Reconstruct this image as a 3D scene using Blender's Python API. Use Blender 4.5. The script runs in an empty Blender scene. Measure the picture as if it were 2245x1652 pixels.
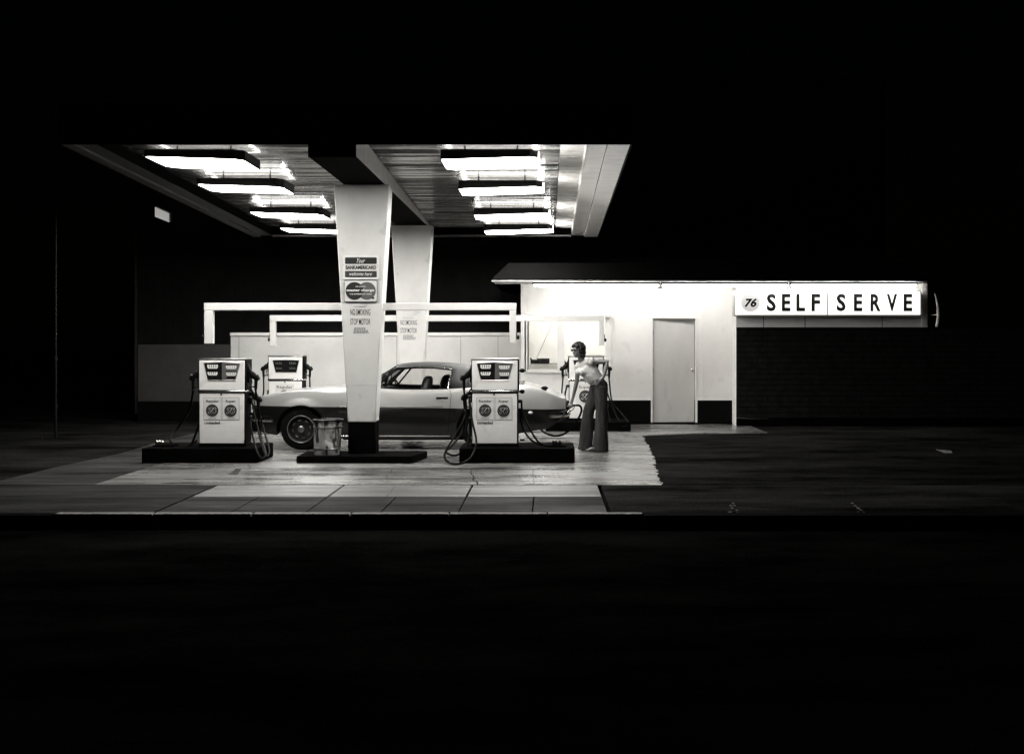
import bpy, math, random
from mathutils import Vector, Matrix
random.seed(7)
sc = bpy.context.scene
C = sc.collection
# ------------------------------------------------------------------ camera
cam = bpy.data.cameras.new('camera'); co = bpy.data.objects.new('camera', cam); C.objects.link(co)
co.location = (0, 0, 1.6); co.rotation_euler = (math.radians(90), 0, 0)
cam.sensor_width = 36; cam.lens = 2600 / 2245 * 36
cam.shift_x = -(1200 - 1122.5) / 2245; cam.shift_y = -(826 - 750) / 2245
cam.clip_start = .1; cam.clip_end = 600
sc.camera = co
# ------------------------------------------------------------------ sky and (night) sun
w = bpy.data.worlds.new("World"); sc.world = w; w.use_nodes = True
nt = w.node_tree; bg = nt.nodes['Background']
sky = nt.nodes.new('ShaderNodeTexSky'); sky.sky_type = 'NISHITA'; sky.sun_disc = False
sky.sun_elevation = math.radians(4); sky.sun_rotation = math.radians(200)
nt.links.new(sky.outputs[0], bg.inputs[0]); bg.inputs[1].default_value = .00012
sl = bpy.data.lights.new('moonlight', 'SUN'); sl.energy = .002; sl.angle = math.radians(2); sl.color = (1, .97, .92)
so = bpy.data.objects.new('moonlight', sl); C.objects.link(so)
so.rotation_euler = (math.radians(60), 0, math.radians(-20))
sc.view_settings.view_transform = 'Standard'; sc.view_settings.look = 'None'
sc.view_settings.exposure = 0; sc.view_settings.gamma = 1
LAMP = 46.0      # radiance of the canopy lamp lenses
TUBE = 62.0
# ------------------------------------------------------------------ helpers
F = 2600.
def P(x, y, Y):            # where a sight line crosses the plane at depth Y
    return Vector(((x - 1200) * Y / F, Y, 1.6 - (y - 750) * Y / F))
def XX(x, Y): return (x - 1200) * Y / F
def ZZ(y, Y): return 1.6 - (y - 750) * Y / F
def YG(y): return F * 1.6 / (y - 750)      # depth of a ground point
WARM = (1.0, .985, .955)
def g(v): return (v * WARM[0], v * WARM[1], v * WARM[2], 1)
MATS = {}
def mat(name, v, rough=.6, metal=0., var=.15, scale=6, bump=0., bscale=60, stretch=(1, 1, 1), coat=0., spec=.5, spots=0., sp0=.60, sps=9):
    m = bpy.data.materials.new(name); m.use_nodes = True; n = m.node_tree; L = n.links
    b = n.nodes['Principled BSDF']
    b.inputs['Roughness'].default_value = rough; b.inputs['Metallic'].default_value = metal
    b.inputs['Coat Weight'].default_value = coat; b.inputs['Coat Roughness'].default_value = .08
    b.inputs['Specular IOR Level'].default_value = spec
    tc = n.nodes.new('ShaderNodeTexCoord'); mp = n.nodes.new('ShaderNodeMapping'); mp.inputs['Scale'].default_value = stretch
    L.new(tc.outputs['Object'], mp.inputs[0])
    no = n.nodes.new('ShaderNodeTexNoise'); no.inputs['Scale'].default_value = scale; no.inputs['Detail'].default_value = 8; no.inputs['Roughness'].default_value = .65
    L.new(mp.outputs[0], no.inputs['Vector'])
    cr = n.nodes.new('ShaderNodeValToRGB'); cr.color_ramp.elements[0].position = .3; cr.color_ramp.elements[1].position = .7
    cr.color_ramp.elements[0].color = g(v * (1 - var)); cr.color_ramp.elements[1].color = g(min(1, v * (1 + var)))
    L.new(no.outputs[0], cr.inputs[0]); out = cr.outputs[0]
    if spots:
        n2 = n.nodes.new('ShaderNodeTexNoise'); n2.inputs['Scale'].default_value = sps; n2.inputs['Detail'].default_value = 10
        L.new(mp.outputs[0], n2.inputs['Vector'])
        r2 = n.nodes.new('ShaderNodeValToRGB'); r2.color_ramp.elements[0].position = sp0; r2.color_ramp.elements[1].position = sp0 + .06
        r2.color_ramp.elements[0].color = (1, 1, 1, 1); r2.color_ramp.elements[1].color = (1 - spots,) * 3 + (1,)
        L.new(n2.outputs[0], r2.inputs[0])
        mx = n.nodes.new('ShaderNodeMix'); mx.data_type = 'RGBA'; mx.blend_type = 'MULTIPLY'; mx.inputs['Factor'].default_value = 1
        L.new(out, mx.inputs[6]); L.new(r2.outputs[0], mx.inputs[7]); out = mx.outputs[2]
    L.new(out, b.inputs['Base Color'])
    if bump:
        n3 = n.nodes.new('ShaderNodeTexNoise'); n3.inputs['Scale'].default_value = bscale; n3.inputs['Detail'].default_value = 6
        L.new(mp.outputs[0], n3.inputs['Vector'])
        bp = n.nodes.new('ShaderNodeBump'); bp.inputs['Strength'].default_value = bump; bp.inputs['Distance'].default_value = .01
        L.new(n3.outputs[0], bp.inputs['Height']); L.new(bp.outputs[0], b.inputs['Normal'])
    MATS[name] = m; return m
def emit(name, s, v=1.):
    m = bpy.data.materials.new(name); m.use_nodes = True; b = m.node_tree.nodes['Principled BSDF']
    b.inputs['Base Color'].default_value = g(.8 * v); b.inputs['Emission Color'].default_value = (1, .985, .95, 1)
    b.inputs['Emission Strength'].default_value = s; MATS[name] = m; return m
M = MATS
mat('white_enamel', .82, .3, 0, .07, 4, .03, 90, coat=.3, spots=.12, sp0=.58, sps=5)
mat('column_paint', .60, .45, 0, .07, 3, .08, 60, spots=.16, sp0=.60, sps=4)
mat('rail_paint', .66, .45, 0, .05, 5)
mat('wall_paint', .72, .8, 0, .07, 1.5, .35, 90, spots=.10, sp0=.60, sps=3)
mat('fence_paint', .60, .8, 0, .07, 2, .25, 130, spots=.05)
mat('door_paint', .52, .6, 0, .08, 3, .12, 60, stretch=(1, 1, .35), spots=.12, sp0=.60, sps=4)
mat('black_paint', .0025, .6, 0, .4, 6, .1, spec=.05)
mat('island_black', .0022, .95, 0, .6, 5, .2, 40, spec=.01)
mat('rubber', .003, .5, 0, .3, 10, spec=.05)
mat('black_iron', .004, .45, .1, .3, 12, spec=.2)
mat('chrome', .65, .18, 1., .1, 12)
mat('steel', .35, .35, 1., .25, 10, .1)
mat('dark_glass', .01, .12, 0, .3, 4)
mat('panel_grey', .11, .4, 0, .1, 5)
mat('print_dark', .007, .6, 0, .2, 20)
mat('print_grey', .028, .6, 0, .2, 20)
mat('print_mid', .09, .6, 0, .15, 20)
mat('print_light', .62, .5, 0, .05, 10)
mat('card', .70, .5, 0, .05, 10)
mat('digit', .75, .5, 0, .02, 10)
mat('soffit_white', .88, .32, .0, .18, 5, .1, 30, stretch=(.4, 3, 1), spots=.25)
mat('soffit_metal', .20, .20, .75, .5, 3, .15, 8, stretch=(.25, 7, 1), spots=.5)
mat('soffit_brightened', .80, .75, 0, .3, 3, .2, 8, stretch=(.4, 9, 1), spots=.55, sp0=.56)  # whitened ribs: the brighter right side painted into the colour
mat('soffit_trim', .09, .4, .3, .25, 6, .1, 20, stretch=(2, .5, 1), spots=.4)
mat('fascia_dark', .003, .9, 0, .2, 4, spec=.02)
mat('lamp_housing', .022, .5, .2, .2, 5)
mat('brick_dark', .012, .95, 0, .5, 5, .4, 40, spec=.05)
mat('neighbour_brick', .014, .95, 0, .35, 2, .3, 30, spec=.1)
mat('low_wall_grey', .045, .95, 0, .15, 3, .3, 60, spec=.1)
mat('roof_dark', .0018, .95, 0, .3, 4, spec=.02)
mat('vinyl', .008, .6, 0, .15, 30, .2, 200)
mat('interior', .012, .8, 0, .3, 8)
mat('seat_black', .008, .5, 0, .3, 8)
mat('tyre', .004, .85, 0, .3, 10, .1, spec=.08)
mat('bright_metal', .14, .5, .3, .2, 10)
mat('rim', .05, .35, .7, .2, 10)
mat('skin', .15, .5, 0, .06, 20)
mat('hair', .005, .7, 0, .5, 40, .4, 120, stretch=(1, 1, .3))
mat('shirt', .40, .85, 0, .05, 15, .25, 25)
mat('jeans', .028, .95, 0, .5, 7, .9, 14, stretch=(2.5, 2.5, .45), spec=.15)
mat('shoe', .16, .5, 0, .2, 10)
mat('galvanised', .36, .45, .15, .5, 5, .4, 14, stretch=(1.6, 1.6, .5), spots=.93, sp0=.54, sps=7)
mat('curb_concrete', .20, .8, 0, .2, 5, .2)
mat('paint_line', .14, .8, 0, .3, 9, spots=.8)
mat('paper', .5, .8)
emit('lamp_lens', LAMP); emit('tube_glow', TUBE); emit('sign_glow', 1.15); emit('sign_disc', .50, .45); emit('flood_glow', .33); emit('room_tube', 60.)
# glass
m = bpy.data.materials.new('glass'); m.use_nodes = True; n = m.node_tree; n.nodes.clear()
o_ = n.nodes.new('ShaderNodeOutputMaterial'); gl = n.nodes.new('ShaderNodeBsdfGlossy'); tr = n.nodes.new('ShaderNodeBsdfTransparent')
fr = n.nodes.new('ShaderNodeFresnel'); fr.inputs[0].default_value = 1.4; mx = n.nodes.new('ShaderNodeMixShader')
gl.inputs['Roughness'].default_value = .03; tr.inputs[0].default_value = (.86, .86, .85, 1)
n.links.new(fr.outputs[0], mx.inputs[0]); n.links.new(tr.outputs[0], mx.inputs[1]); n.links.new(gl.outputs[0], mx.inputs[2]); n.links.new(mx.outputs[0], o_.inputs[0]); M['glass'] = m
# worn, tyre-polished paving: broad stains, streaks along the driving direction, fine grain; its gloss varies too
def concrete(name, lo, hi, r0=.22, r1=.5, spec=.5, bump=.25, p0=.42, p1=.585, off=0., st=(.6, 4.5, 1), fw_=.18):
    m = bpy.data.materials.new(name); m.use_nodes = True; n = m.node_tree; L = n.links; b = n.nodes['Principled BSDF']
    tc = n.nodes.new('ShaderNodeTexCoord')
    def nz(scale, st, det=8, ro=.6, o=0.):
        mp = n.nodes.new('ShaderNodeMapping'); mp.inputs['Scale'].default_value = st; mp.inputs['Location'].default_value = (o + off, off, 0); L.new(tc.outputs['Object'], mp.inputs[0])
        q = n.nodes.new('ShaderNodeTexNoise'); q.inputs['Scale'].default_value = scale; q.inputs['Detail'].default_value = det; q.inputs['Roughness'].default_value = ro
        L.new(mp.outputs[0], q.inputs['Vector']); return q.outputs[0]
    a = nz(1., (.35, 1.2, 1), 5); s2 = nz(1., st, 9, .75); f_ = nz(34., (1, 1, 1), 5, .7); g_ = nz(1., (.5, 2.5, 1), 8, .7, 7.)
    def mth(op, x, y):
        q = n.nodes.new('ShaderNodeMath'); q.operation = op
        for i, t in enumerate((x, y)):
            if isinstance(t, (int, float)): q.inputs[i].default_value = t
            else: L.new(t, q.inputs[i])
        return q.outputs[0]
    t = mth('ADD', mth('ADD', mth('MULTIPLY', a, .42), mth('MULTIPLY', s2, .40)), mth('MULTIPLY', f_, fw_))
    cr = n.nodes.new('ShaderNodeValToRGB'); e = cr.color_ramp.elements; e[0].position = p0; e[1].position = p1; e[0].color = g(lo); e[1].color = g(hi)
    L.new(t, cr.inputs[0]); L.new(cr.outputs[0], b.inputs['Base Color'])
    mr_ = n.nodes.new('ShaderNodeMapRange'); mr_.inputs[1].default_value = .38; mr_.inputs[2].default_value = .62; mr_.inputs[3].default_value = r0; mr_.inputs[4].default_value = r1
    L.new(g_, mr_.inputs[0]); L.new(mr_.outputs[0], b.inputs['Roughness'])
    b.inputs['Specular IOR Level'].default_value = spec
    bp = n.nodes.new('ShaderNodeBump'); bp.inputs['Strength'].default_value = bump; bp.inputs['Distance'].default_value = .008
    L.new(mth('ADD', f_, s2), bp.inputs['Height']); L.new(bp.outputs[0], b.inputs['Normal']); MATS[name] = m
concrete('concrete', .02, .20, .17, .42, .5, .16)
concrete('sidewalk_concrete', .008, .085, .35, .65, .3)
concrete('dimmed_concrete', .006, .045, .6, .95, .03, off=3.)  # darkened to paint the light falloff at the left into the ground
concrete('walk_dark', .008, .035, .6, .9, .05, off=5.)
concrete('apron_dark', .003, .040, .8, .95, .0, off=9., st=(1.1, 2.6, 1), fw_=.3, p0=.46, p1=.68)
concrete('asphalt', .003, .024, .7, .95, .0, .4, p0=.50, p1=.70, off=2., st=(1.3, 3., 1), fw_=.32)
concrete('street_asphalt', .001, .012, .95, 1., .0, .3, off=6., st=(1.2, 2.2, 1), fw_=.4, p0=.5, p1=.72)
# two-tone car paint
def carpaint():
    m = mat('car_paint', .40, .30, .3, .04, 3, coat=.6)
    n = m.node_tree; L = n.links; b = n.nodes['Principled BSDF']
    src = b.inputs['Base Color'].links[0].from_socket
    tc = n.nodes.new('ShaderNodeTexCoord'); sp = n.nodes.new('ShaderNodeSeparateXYZ'); L.new(tc.outputs['Object'], sp.inputs[0])
    ad = n.nodes.new('ShaderNodeMath'); ad.operation = 'MULTIPLY_ADD'; ad.inputs[1].default_value = .012; L.new(sp.outputs[0], ad.inputs[0]); L.new(sp.outputs[2], ad.inputs[2])
    gt = n.nodes.new('ShaderNodeMath'); gt.operation = 'GREATER_THAN'; gt.inputs[1].default_value = .628; L.new(ad.outputs[0], gt.inputs[0])
    mx = n.nodes.new('ShaderNodeMix'); mx.data_type = 'RGBA'; mx.inputs[6].default_value = g(.008); L.new(gt.outputs[0], mx.inputs[0]); L.new(src, mx.inputs[7])
    L.new(mx.outputs[2], b.inputs['Base Color'])
carpaint()

class MB:
    def __init__(s): s.v = []; s.f = []
    def add(s, vs, fs):
        o = len(s.v); s.v += [Vector(p) for p in vs]; s.f += [tuple(i + o for i in f) for f in fs]; return s
    def box(s, a, b):
        x0, y0, z0 = a; x1, y1, z1 = b
        return s.add([(x0, y0, z0), (x1, y0, z0), (x1, y1, z0), (x0, y1, z0), (x0, y0, z1), (x1, y0, z1), (x1, y1, z1), (x0, y1, z1)],
                     [(0, 3, 2, 1), (4, 5, 6, 7), (0, 1, 5, 4), (1, 2, 6, 5), (2, 3, 7, 6), (3, 0, 4, 7)])
    def loft(s, rings, cap=True, closed=True):
        n = len(rings[0]); vs = [p for r in rings for p in r]; fs = []
        for i in range(len(rings) - 1):
            for j in range(n if closed else n - 1):
                k = (j + 1) % n; fs.append((i * n + j, i * n + k, (i + 1) * n + k, (i + 1) * n + j))
        if cap and closed: fs += [tuple(range(n))[::-1], tuple((len(rings) - 1) * n + j for j in range(n))]
        return s.add(vs, fs)
    def prismY(s, poly, y0, y1):       # (x,z) outline extruded along depth
        return s.loft([[(x, y0, z) for x, z in poly], [(x, y1, z) for x, z in poly]])
    def prismX(s, poly, x0, x1):
        return s.loft([[(x0, y, z) for y, z in poly], [(x1, y, z) for y, z in poly]])
    def prismZ(s, poly, z0, z1):
        return s.loft([[(x, y, z0) for x, y in poly], [(x, y, z1) for x, y in poly]])
    def tube(s, pts, r, n=8, cap=True):
        pts = [Vector(p) for p in pts]; rs = r if isinstance(r, (list, tuple)) else [r] * len(pts)
        rings = []; up = None
        for i, p in enumerate(pts):
            d = (pts[min(i + 1, len(pts) - 1)] - pts[max(i - 1, 0)]).normalized()
            if up is None: up = Vector((0, 0, 1)) if abs(d.z) < .9 else Vector((1, 0, 0))
            a = d.cross(up).normalized(); up = a.cross(d).normalized()
            rings.append([p + (a * math.cos(2 * math.pi * k / n) + up * math.sin(2 * math.pi * k / n)) * rs[i] for k in range(n)])
        return s.loft(rings, cap)
    def cyl(s, a, b, r, r2=None, n=24): return s.tube([a, b], [r, r if r2 is None else r2], n)
    def lathe(s, c, prof, n=32, axis='Z', cap=True):
        rings = []
        for r, h in prof:
            ring = []
            for k in range(n):
                t = 2 * math.pi * k / n; u, v = r * math.cos(t), r * math.sin(t)
                ring.append((c[0] + u, c[1] + v, c[2] + h) if axis == 'Z' else (c[0] + u, c[1] + h, c[2] + v))
            rings.append(ring)
        return s.loft(rings, cap)
    def ell(s, c, r, R=None, n=16, m=10):
        c = Vector(c); R = R or Matrix.Identity(3); rings = []
        for i in range(m + 1):
            t = math.pi * (i + .02) / (m + .04)
            rings.append([c + R @ Vector((r[0] * math.sin(t) * math.cos(2 * math.pi * k / n), r[1] * math.sin(t) * math.sin(2 * math.pi * k / n), r[2] * math.cos(t))) for k in range(n)])
        return s.loft(rings)
    def build(s, name, material, parent=None, smooth=True, bevel=0., angle=35, offset=None):
        me = bpy.data.meshes.new(name)
        off = Vector(offset) if offset is not None else wloc(parent)
        me.from_pydata([tuple(p - off) for p in s.v], [], s.f); me.update()
        import bmesh
        b = bmesh.new(); b.from_mesh(me); bmesh.ops.recalc_face_normals(b, faces=b.faces); b.to_mesh(me); b.free()
        return link(name, me, material, parent, smooth, bevel, angle)
def wloc(p):
    v = Vector((0, 0, 0))
    while p is not None: v += p.location; p = p.parent
    return v
def link(name, me, material, parent, smooth=True, bevel=0, angle=35):
    if smooth:
        for p in me.polygons: p.use_smooth = True
        me.set_sharp_from_angle(angle=math.radians(angle))
    me.materials.append(M[material] if isinstance(material, str) else material)
    o = bpy.data.objects.new(name, me); C.objects.link(o); o.parent = parent
    if bevel:
        md = o.modifiers.new('bevel', 'BEVEL'); md.width = bevel; md.segments = 2; md.limit_method = 'ANGLE'; md.angle_limit = math.radians(40)
    return o
def thing(name, label, cat, loc=(0, 0, 0), group=None):
    o = bpy.data.objects.new(name, None); C.objects.link(o); o.location = loc; o.empty_display_size = .1
    return tag(o, label, cat, group)
def tag(o, label, cat, group=None):
    o['label'] = label; o['category'] = cat
    if group: o['group'] = group
    return o
def struct(o): o['kind'] = 'structure'; return o
def smoothpath(pts, k=6):
    pts = [Vector(p) for p in pts]; out = []
    q = [pts[0] * 2 - pts[1]] + pts + [pts[-1] * 2 - pts[-2]]
    for i in range(1, len(q) - 2):
        for j in range(k):
            t = j / k; a, b, c, d = q[i - 1], q[i], q[i + 1], q[i + 2]
            out.append(.5 * ((2 * b) + (c - a) * t + (2 * a - 5 * b + 4 * c - d) * t * t + (3 * b - a - 3 * c + d) * t ** 3))
    return out + [pts[-1]]
def hose(pts, parent, r=.014, name='hose'):
    return MB().tube(smoothpath(pts), r, 8).build(name, 'rubber', parent)
def text(name, body, c, wd, ht, material, parent, shear=0., bold=0., depth=.001, rotx=90):
    cu = bpy.data.curves.new('t', 'FONT'); cu.body = body; cu.size = 1; cu.shear = shear; cu.offset = bold; cu.extrude = .01; cu.resolution_u = 3
    cu.align_x = 'CENTER'
    o = bpy.data.objects.new('t', cu); C.objects.link(o)
    dg = bpy.context.evaluated_depsgraph_get(); dg.update()
    me = bpy.data.meshes.new_from_object(o.evaluated_get(dg)); bpy.data.objects.remove(o)
    xs = [v.co.x for v in me.vertices]; ys = [v.co.y for v in me.vertices]
    x0, x1, y0, y1 = min(xs), max(xs), min(ys), max(ys); off = wloc(parent)
    for v in me.vertices:
        u = (v.co.x - (x0 + x1) / 2) / (x1 - x0) * wd; h = (v.co.y - (y0 + y1) / 2) / (y1 - y0) * ht; d = v.co.z / .01 * depth
        v.co = Vector((c[0] + u, c[1] - d, c[2] + h)) - off
    me.materials.clear()
    return link(name, me, material, parent, smooth=False)
def remesh(mb, name, material, parent, voxel=.008, smooth=4, disp=0.):
    me = bpy.data.meshes.new('tmp'); off = wloc(parent); me.from_pydata([tuple(p - off) for p in mb.v], [], mb.f); me.update()
    o = bpy.data.objects.new('tmp', me); C.objects.link(o)
    md = o.modifiers.new('r', 'REMESH'); md.mode = 'VOXEL'; md.voxel_size = voxel
    if smooth: sm = o.modifiers.new('s', 'SMOOTH'); sm.iterations = smooth; sm.factor = .5
    if disp:
        tx = bpy.data.textures.new('clouds', 'CLOUDS'); tx.noise_scale = .035; dm = o.modifiers.new('d', 'DISPLACE'); dm.texture = tx; dm.strength = disp; dm.texture_coords = 'LOCAL'
    dg = bpy.context.evaluated_depsgraph_get(); dg.update()
    m2 = bpy.data.meshes.new_from_object(o.evaluated_get(dg)); m2.name = name; bpy.data.objects.remove(o)
    m2.materials.clear()
    return link(name, m2, material, parent, angle=180)

# ------------------------------------------------------------------ ground, pavements, street
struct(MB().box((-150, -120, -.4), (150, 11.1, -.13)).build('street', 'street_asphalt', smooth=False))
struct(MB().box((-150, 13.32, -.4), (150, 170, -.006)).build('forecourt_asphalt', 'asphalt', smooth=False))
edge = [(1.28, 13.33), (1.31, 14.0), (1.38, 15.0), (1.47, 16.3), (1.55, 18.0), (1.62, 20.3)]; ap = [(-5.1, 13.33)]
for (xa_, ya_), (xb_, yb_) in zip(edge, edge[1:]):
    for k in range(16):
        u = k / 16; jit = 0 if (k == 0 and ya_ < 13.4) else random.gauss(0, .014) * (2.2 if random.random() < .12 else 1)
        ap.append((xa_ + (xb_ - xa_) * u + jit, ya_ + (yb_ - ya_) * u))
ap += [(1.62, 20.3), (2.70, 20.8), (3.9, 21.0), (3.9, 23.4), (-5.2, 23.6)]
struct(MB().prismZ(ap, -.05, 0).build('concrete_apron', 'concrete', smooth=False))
struct(MB().prismZ([(-6.35, 13.33), (-5.112, 13.33), (-5.212, 23.6), (-6.2, 23.6), (-6.25, 19.0), (-6.15, 17.1), (-6.3, 15.4)], -.05, -.001).build('dimmed_side_apron', 'dimmed_concrete', smooth=False))  # extra dark slab, one step of the painted falloff at left
# thin pale edging where the apron meets the asphalt
struct(MB().prismZ([(1.62, 20.30), (1.66, 20.27), (2.74, 20.78), (2.70, 20.82)], 0, .012).build('apron_edging', 'curb_concrete', smooth=False))
sw = MB()
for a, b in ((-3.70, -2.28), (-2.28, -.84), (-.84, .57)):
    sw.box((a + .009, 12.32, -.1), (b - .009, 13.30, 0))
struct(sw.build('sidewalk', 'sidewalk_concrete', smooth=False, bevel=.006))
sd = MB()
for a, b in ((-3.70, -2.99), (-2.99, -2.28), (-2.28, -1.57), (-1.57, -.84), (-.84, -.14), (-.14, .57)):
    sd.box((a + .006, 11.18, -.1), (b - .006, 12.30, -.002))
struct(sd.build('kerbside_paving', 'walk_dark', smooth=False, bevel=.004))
cb = MB(); x = -4.6
while x < .9:
    x2 = min(x + .92, .9); cb.box((x + .005, 11.05, -.3), (x2 - .005, 11.16, .004)); x = x2
struct(cb.build('kerb', 'curb_concrete', smooth=False, bevel=.012))
kf = MB(); kf.box((-40, 11.0, -.3), (-4.603, 11.155, -.004)); kf.box((.903, 11.0, -.3), (60, 11.155, -.004)); kf.box((-4.602, 11.03, -.3), (.902, 11.048, -.018))
struct(kf.build('kerb_face', 'island_black', smooth=False))
def drive(name, x0, x1, material):
    mb = MB(); n = 10
    for i in range(n):
        a = x0 + (x1 - x0) * i / n; b = x0 + (x1 - x0) * (i + 1) / n
        mb.box((a + .004, 11.16, -.3), (b - .004, 13.31, -.003))
    return struct(mb.build(name, material, smooth=False))
drive('driveway_apron', -30, -3.72, 'dimmed_concrete')
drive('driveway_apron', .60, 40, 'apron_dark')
struct(MB().box((-60, 11.0, -.5), (60, 13.4, -.12)).build('pavement_bed', 'black_paint', smooth=False))
def crack(pts, wd, z=.003):
    mb = MB(); pts = [(YG(y), x) for x, y in pts]; pl = [((x - 1200) * Y / F, Y) for Y, x in pts]; o = []
    for i in range(len(pl) - 1):
        for k in range(5):
            t = k / 5; a, b = pl[i], pl[i + 1]; o.append((a[0] + (b[0] - a[0]) * t + random.uniform(-.02, .02), a[1] + (b[1] - a[1]) * t))
    o.append(pl[-1]); L_ = [(x - wd * random.uniform(.3, 1), y, z) for x, y in o]; R_ = [(x + wd * random.uniform(.3, 1), y, z) for x, y in o]
    mb.loft([L_, R_], closed=False); return mb
cr = MB()
for pts, wd in (([(1030, 1027), (1035, 1040), (1040, 1052), (1046, 1062)], .012), ([(866, 1024), (850, 1040), (838, 1055)], .004), ([(1169, 1030), (1171, 1045), (1168, 1062)], .005),
                ([(866, 1066), (850, 1085), (832, 1110)], .005), ([(545, 1018), (546, 1030)], .008)):
    q = crack(pts, wd); cr.add(q.v, q.f)
struct(cr.build('pavement_cracks', 'black_paint', smooth=False))
st = MB()
st.prismZ([(XX(502, YG(1040)), YG(1040)), (XX(520, YG(1040)), YG(1040)), (XX(530, YG(1027)), YG(1027)), (XX(517, YG(1027)), YG(1027))], 0, .003)
struct(st.build('pavement_patch', 'walk_dark', smooth=False))
# worn tick marks on the right-hand driveway and a stall mark far right
tk = MB()
for (xa, ya, xb, yb) in ((1599, 1102, 1626, 1149), (1607, 1102, 1634, 1149), (1868, 1102, 1928, 1152), (1880, 1112, 1936, 1152)):
    for k in range(9):
        if random.random() < .25: continue
        t = k / 9; x, y = xa + (xb - xa) * t, ya + (yb - ya) * t; Y = YG(y); X = XX(x, Y)
        Y = max(Y, 11.2); tk.box((X - .010, Y - .03, -.02), (X + .012, Y + .02, .001))
struct(tk.build('painted_ticks', 'paint_line', smooth=False))
struct(MB().prismZ([(XX(2052, YG(985)), YG(985)), (XX(2085, YG(988)), YG(988)), (XX(2088, YG(993)), YG(993)), (XX(2072, YG(993)), YG(993))], -.002, .004).build('painted_stall_mark', 'paint_line', smooth=False))

# ------------------------------------------------------------------ canopy
BXm = -2.485
cz = lambda Y: 3.88 - .03 * (Y - 13.7)             # underside line of the edge trim
can = thing('gas_station_canopy', 'wide flat canopy with ribbed underside over the pumps on two tapered columns', 'canopy', (-2.4, 18, 0))
X0, X1, Y0, Y1 = -5.63, .963, 13.7, 22.7
fa = MB()
def slab(mb, x0, x1, y0, y1, dz0, dz1):
    mb.add([(x0, y0, cz(y0) + dz0), (x1, y0, cz(y0) + dz0), (x1, y1, cz(y1) + dz0), (x0, y1, cz(y1) + dz0), (x0, y0, cz(y0) + dz1), (x1, y0, cz(y0) + dz1), (x1, y1, cz(y1) + dz1), (x0, y1, cz(y1) + dz1)],
           [(0, 3, 2, 1), (4, 5, 6, 7), (0, 1, 5, 4), (1, 2, 6, 5), (2, 3, 7, 6), (3, 0, 4, 7)])
slab(fa, X0 - .02, X0, Y0, Y1, .0, .45); slab(fa, X1, X1 + .02, Y0, Y1, 0, .45)
slab(fa, X0 - .02, X1 + .02, Y0 - .02, Y0, 0, .45); slab(fa, X0 - .02, X1 + .02, Y1, Y1 + .02, 0, .45)
slab(fa, X0 - .02, X1 + .02, Y0 - .02, Y1 + .02, .451, .47)
fa.build('fascia', 'fascia_dark', can, smooth=False)
# soffit: ribbed deck between flat trims
pitch = .098; px0, px1, pxm = X0 + .38, X1 - .50, .16
bk = MB(); slab(bk, px0, px1, Y0 + .12, Y1 - .12, .20, .21); bk.build('soffit_backing', 'fascia_dark', can, smooth=False)
for xa_, xb_, mt_, tl_ in ((px0, BXm - .28, 'soffit_metal', .11), (BXm + .28, pxm, 'soffit_metal', .11), (pxm, px1, 'soffit_brightened', .07)):
    rb = MB(); Y = Y0 + .12
    while Y < Y1 - .14:
        z = cz(Y) + .172; n_ = 5; ti = random.uniform(-tl_, tl_); wv = [random.uniform(-.004, .004) for _ in range(n_ + 1)]; wd_ = pitch * random.uniform(.70, .86)
        rows_ = [[(Y + f * wd_, z + dz + wv[k] + (f - .5) * wd_ * ti) for f, dz in ((0, .03), (.0, .004), (.06, 0), (.94, 0), (1., .004), (1., .03))] for k in range(n_ + 1)]
        rb.loft([[(xa_ + (xb_ - xa_) * k / n_, y, z2) for y, z2 in rows_[k]] for k in range(n_ + 1)], closed=False)
        Y += pitch
    rb.build('ribbed_soffit', mt_, can, smooth=False)
def trim(x0, x1, dz, name='soffit_trim', material='soffit_trim'):
    t = MB(); slab(t, x0, x1, Y0 + .004, Y1 - .004, dz, dz + .03); return t.build(name, material, can, smooth=False, bevel=.004)
for xa_, xb_, mt_ in ((X0 + .372, X0 + .38, 'fascia_dark'), (X1 - .50, X1 - .492, 'soffit_white')):
    e = MB(); slab(e, xa_, xb_, Y0 + .004, Y1 - .004, .03, .2); e.build('soffit_riser', mt_, can, smooth=False)
trim(X0 + .004, X0 + .15, .004); trim(X0 + .155, X0 + .37, .03)
trim(X1 - .26, X1 - .004, .004, material='soffit_white'); trim(X1 - .49, X1 - .268, .03, material='soffit_white')  # right trims white, left ones dark: uneven light painted into them
e = MB(); slab(e, X0 + .39, X1 - .51, Y0 + .004, Y0 + .11, .03, .05); e.build('soffit_trim', 'soffit_trim', can, smooth=False)
e = MB(); slab(e, X0 + .39, X1 - .51, Y1 - .13, Y1 - .004, .002, .03); e.build('soffit_trim', 'soffit_trim', can, smooth=False)
# spine beam carried by the columns
BX0, BX1 = -2.76, -2.21
e = MB(); e.box((BX0, Y0 - .025, 3.735), (BX1, Y0 + .01, 4.3)); e.build('beam_end_plate', 'fascia_dark', can, smooth=False)
e = MB(); e.box((BX0, Y0 + .012, 3.752), (BX1, Y1 - .3, 4.06)); e.build('beam', 'soffit_white', can, smooth=False, bevel=.01)
e = MB(); e.box((BX0 + .004, Y0 + .012, 3.738), (BX1 - .004, Y1 - .3, 3.750)); e.build('beam_shade_plate', 'fascia_dark', can, smooth=False)  # dark plate added to paint in the shade under the beam
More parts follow.
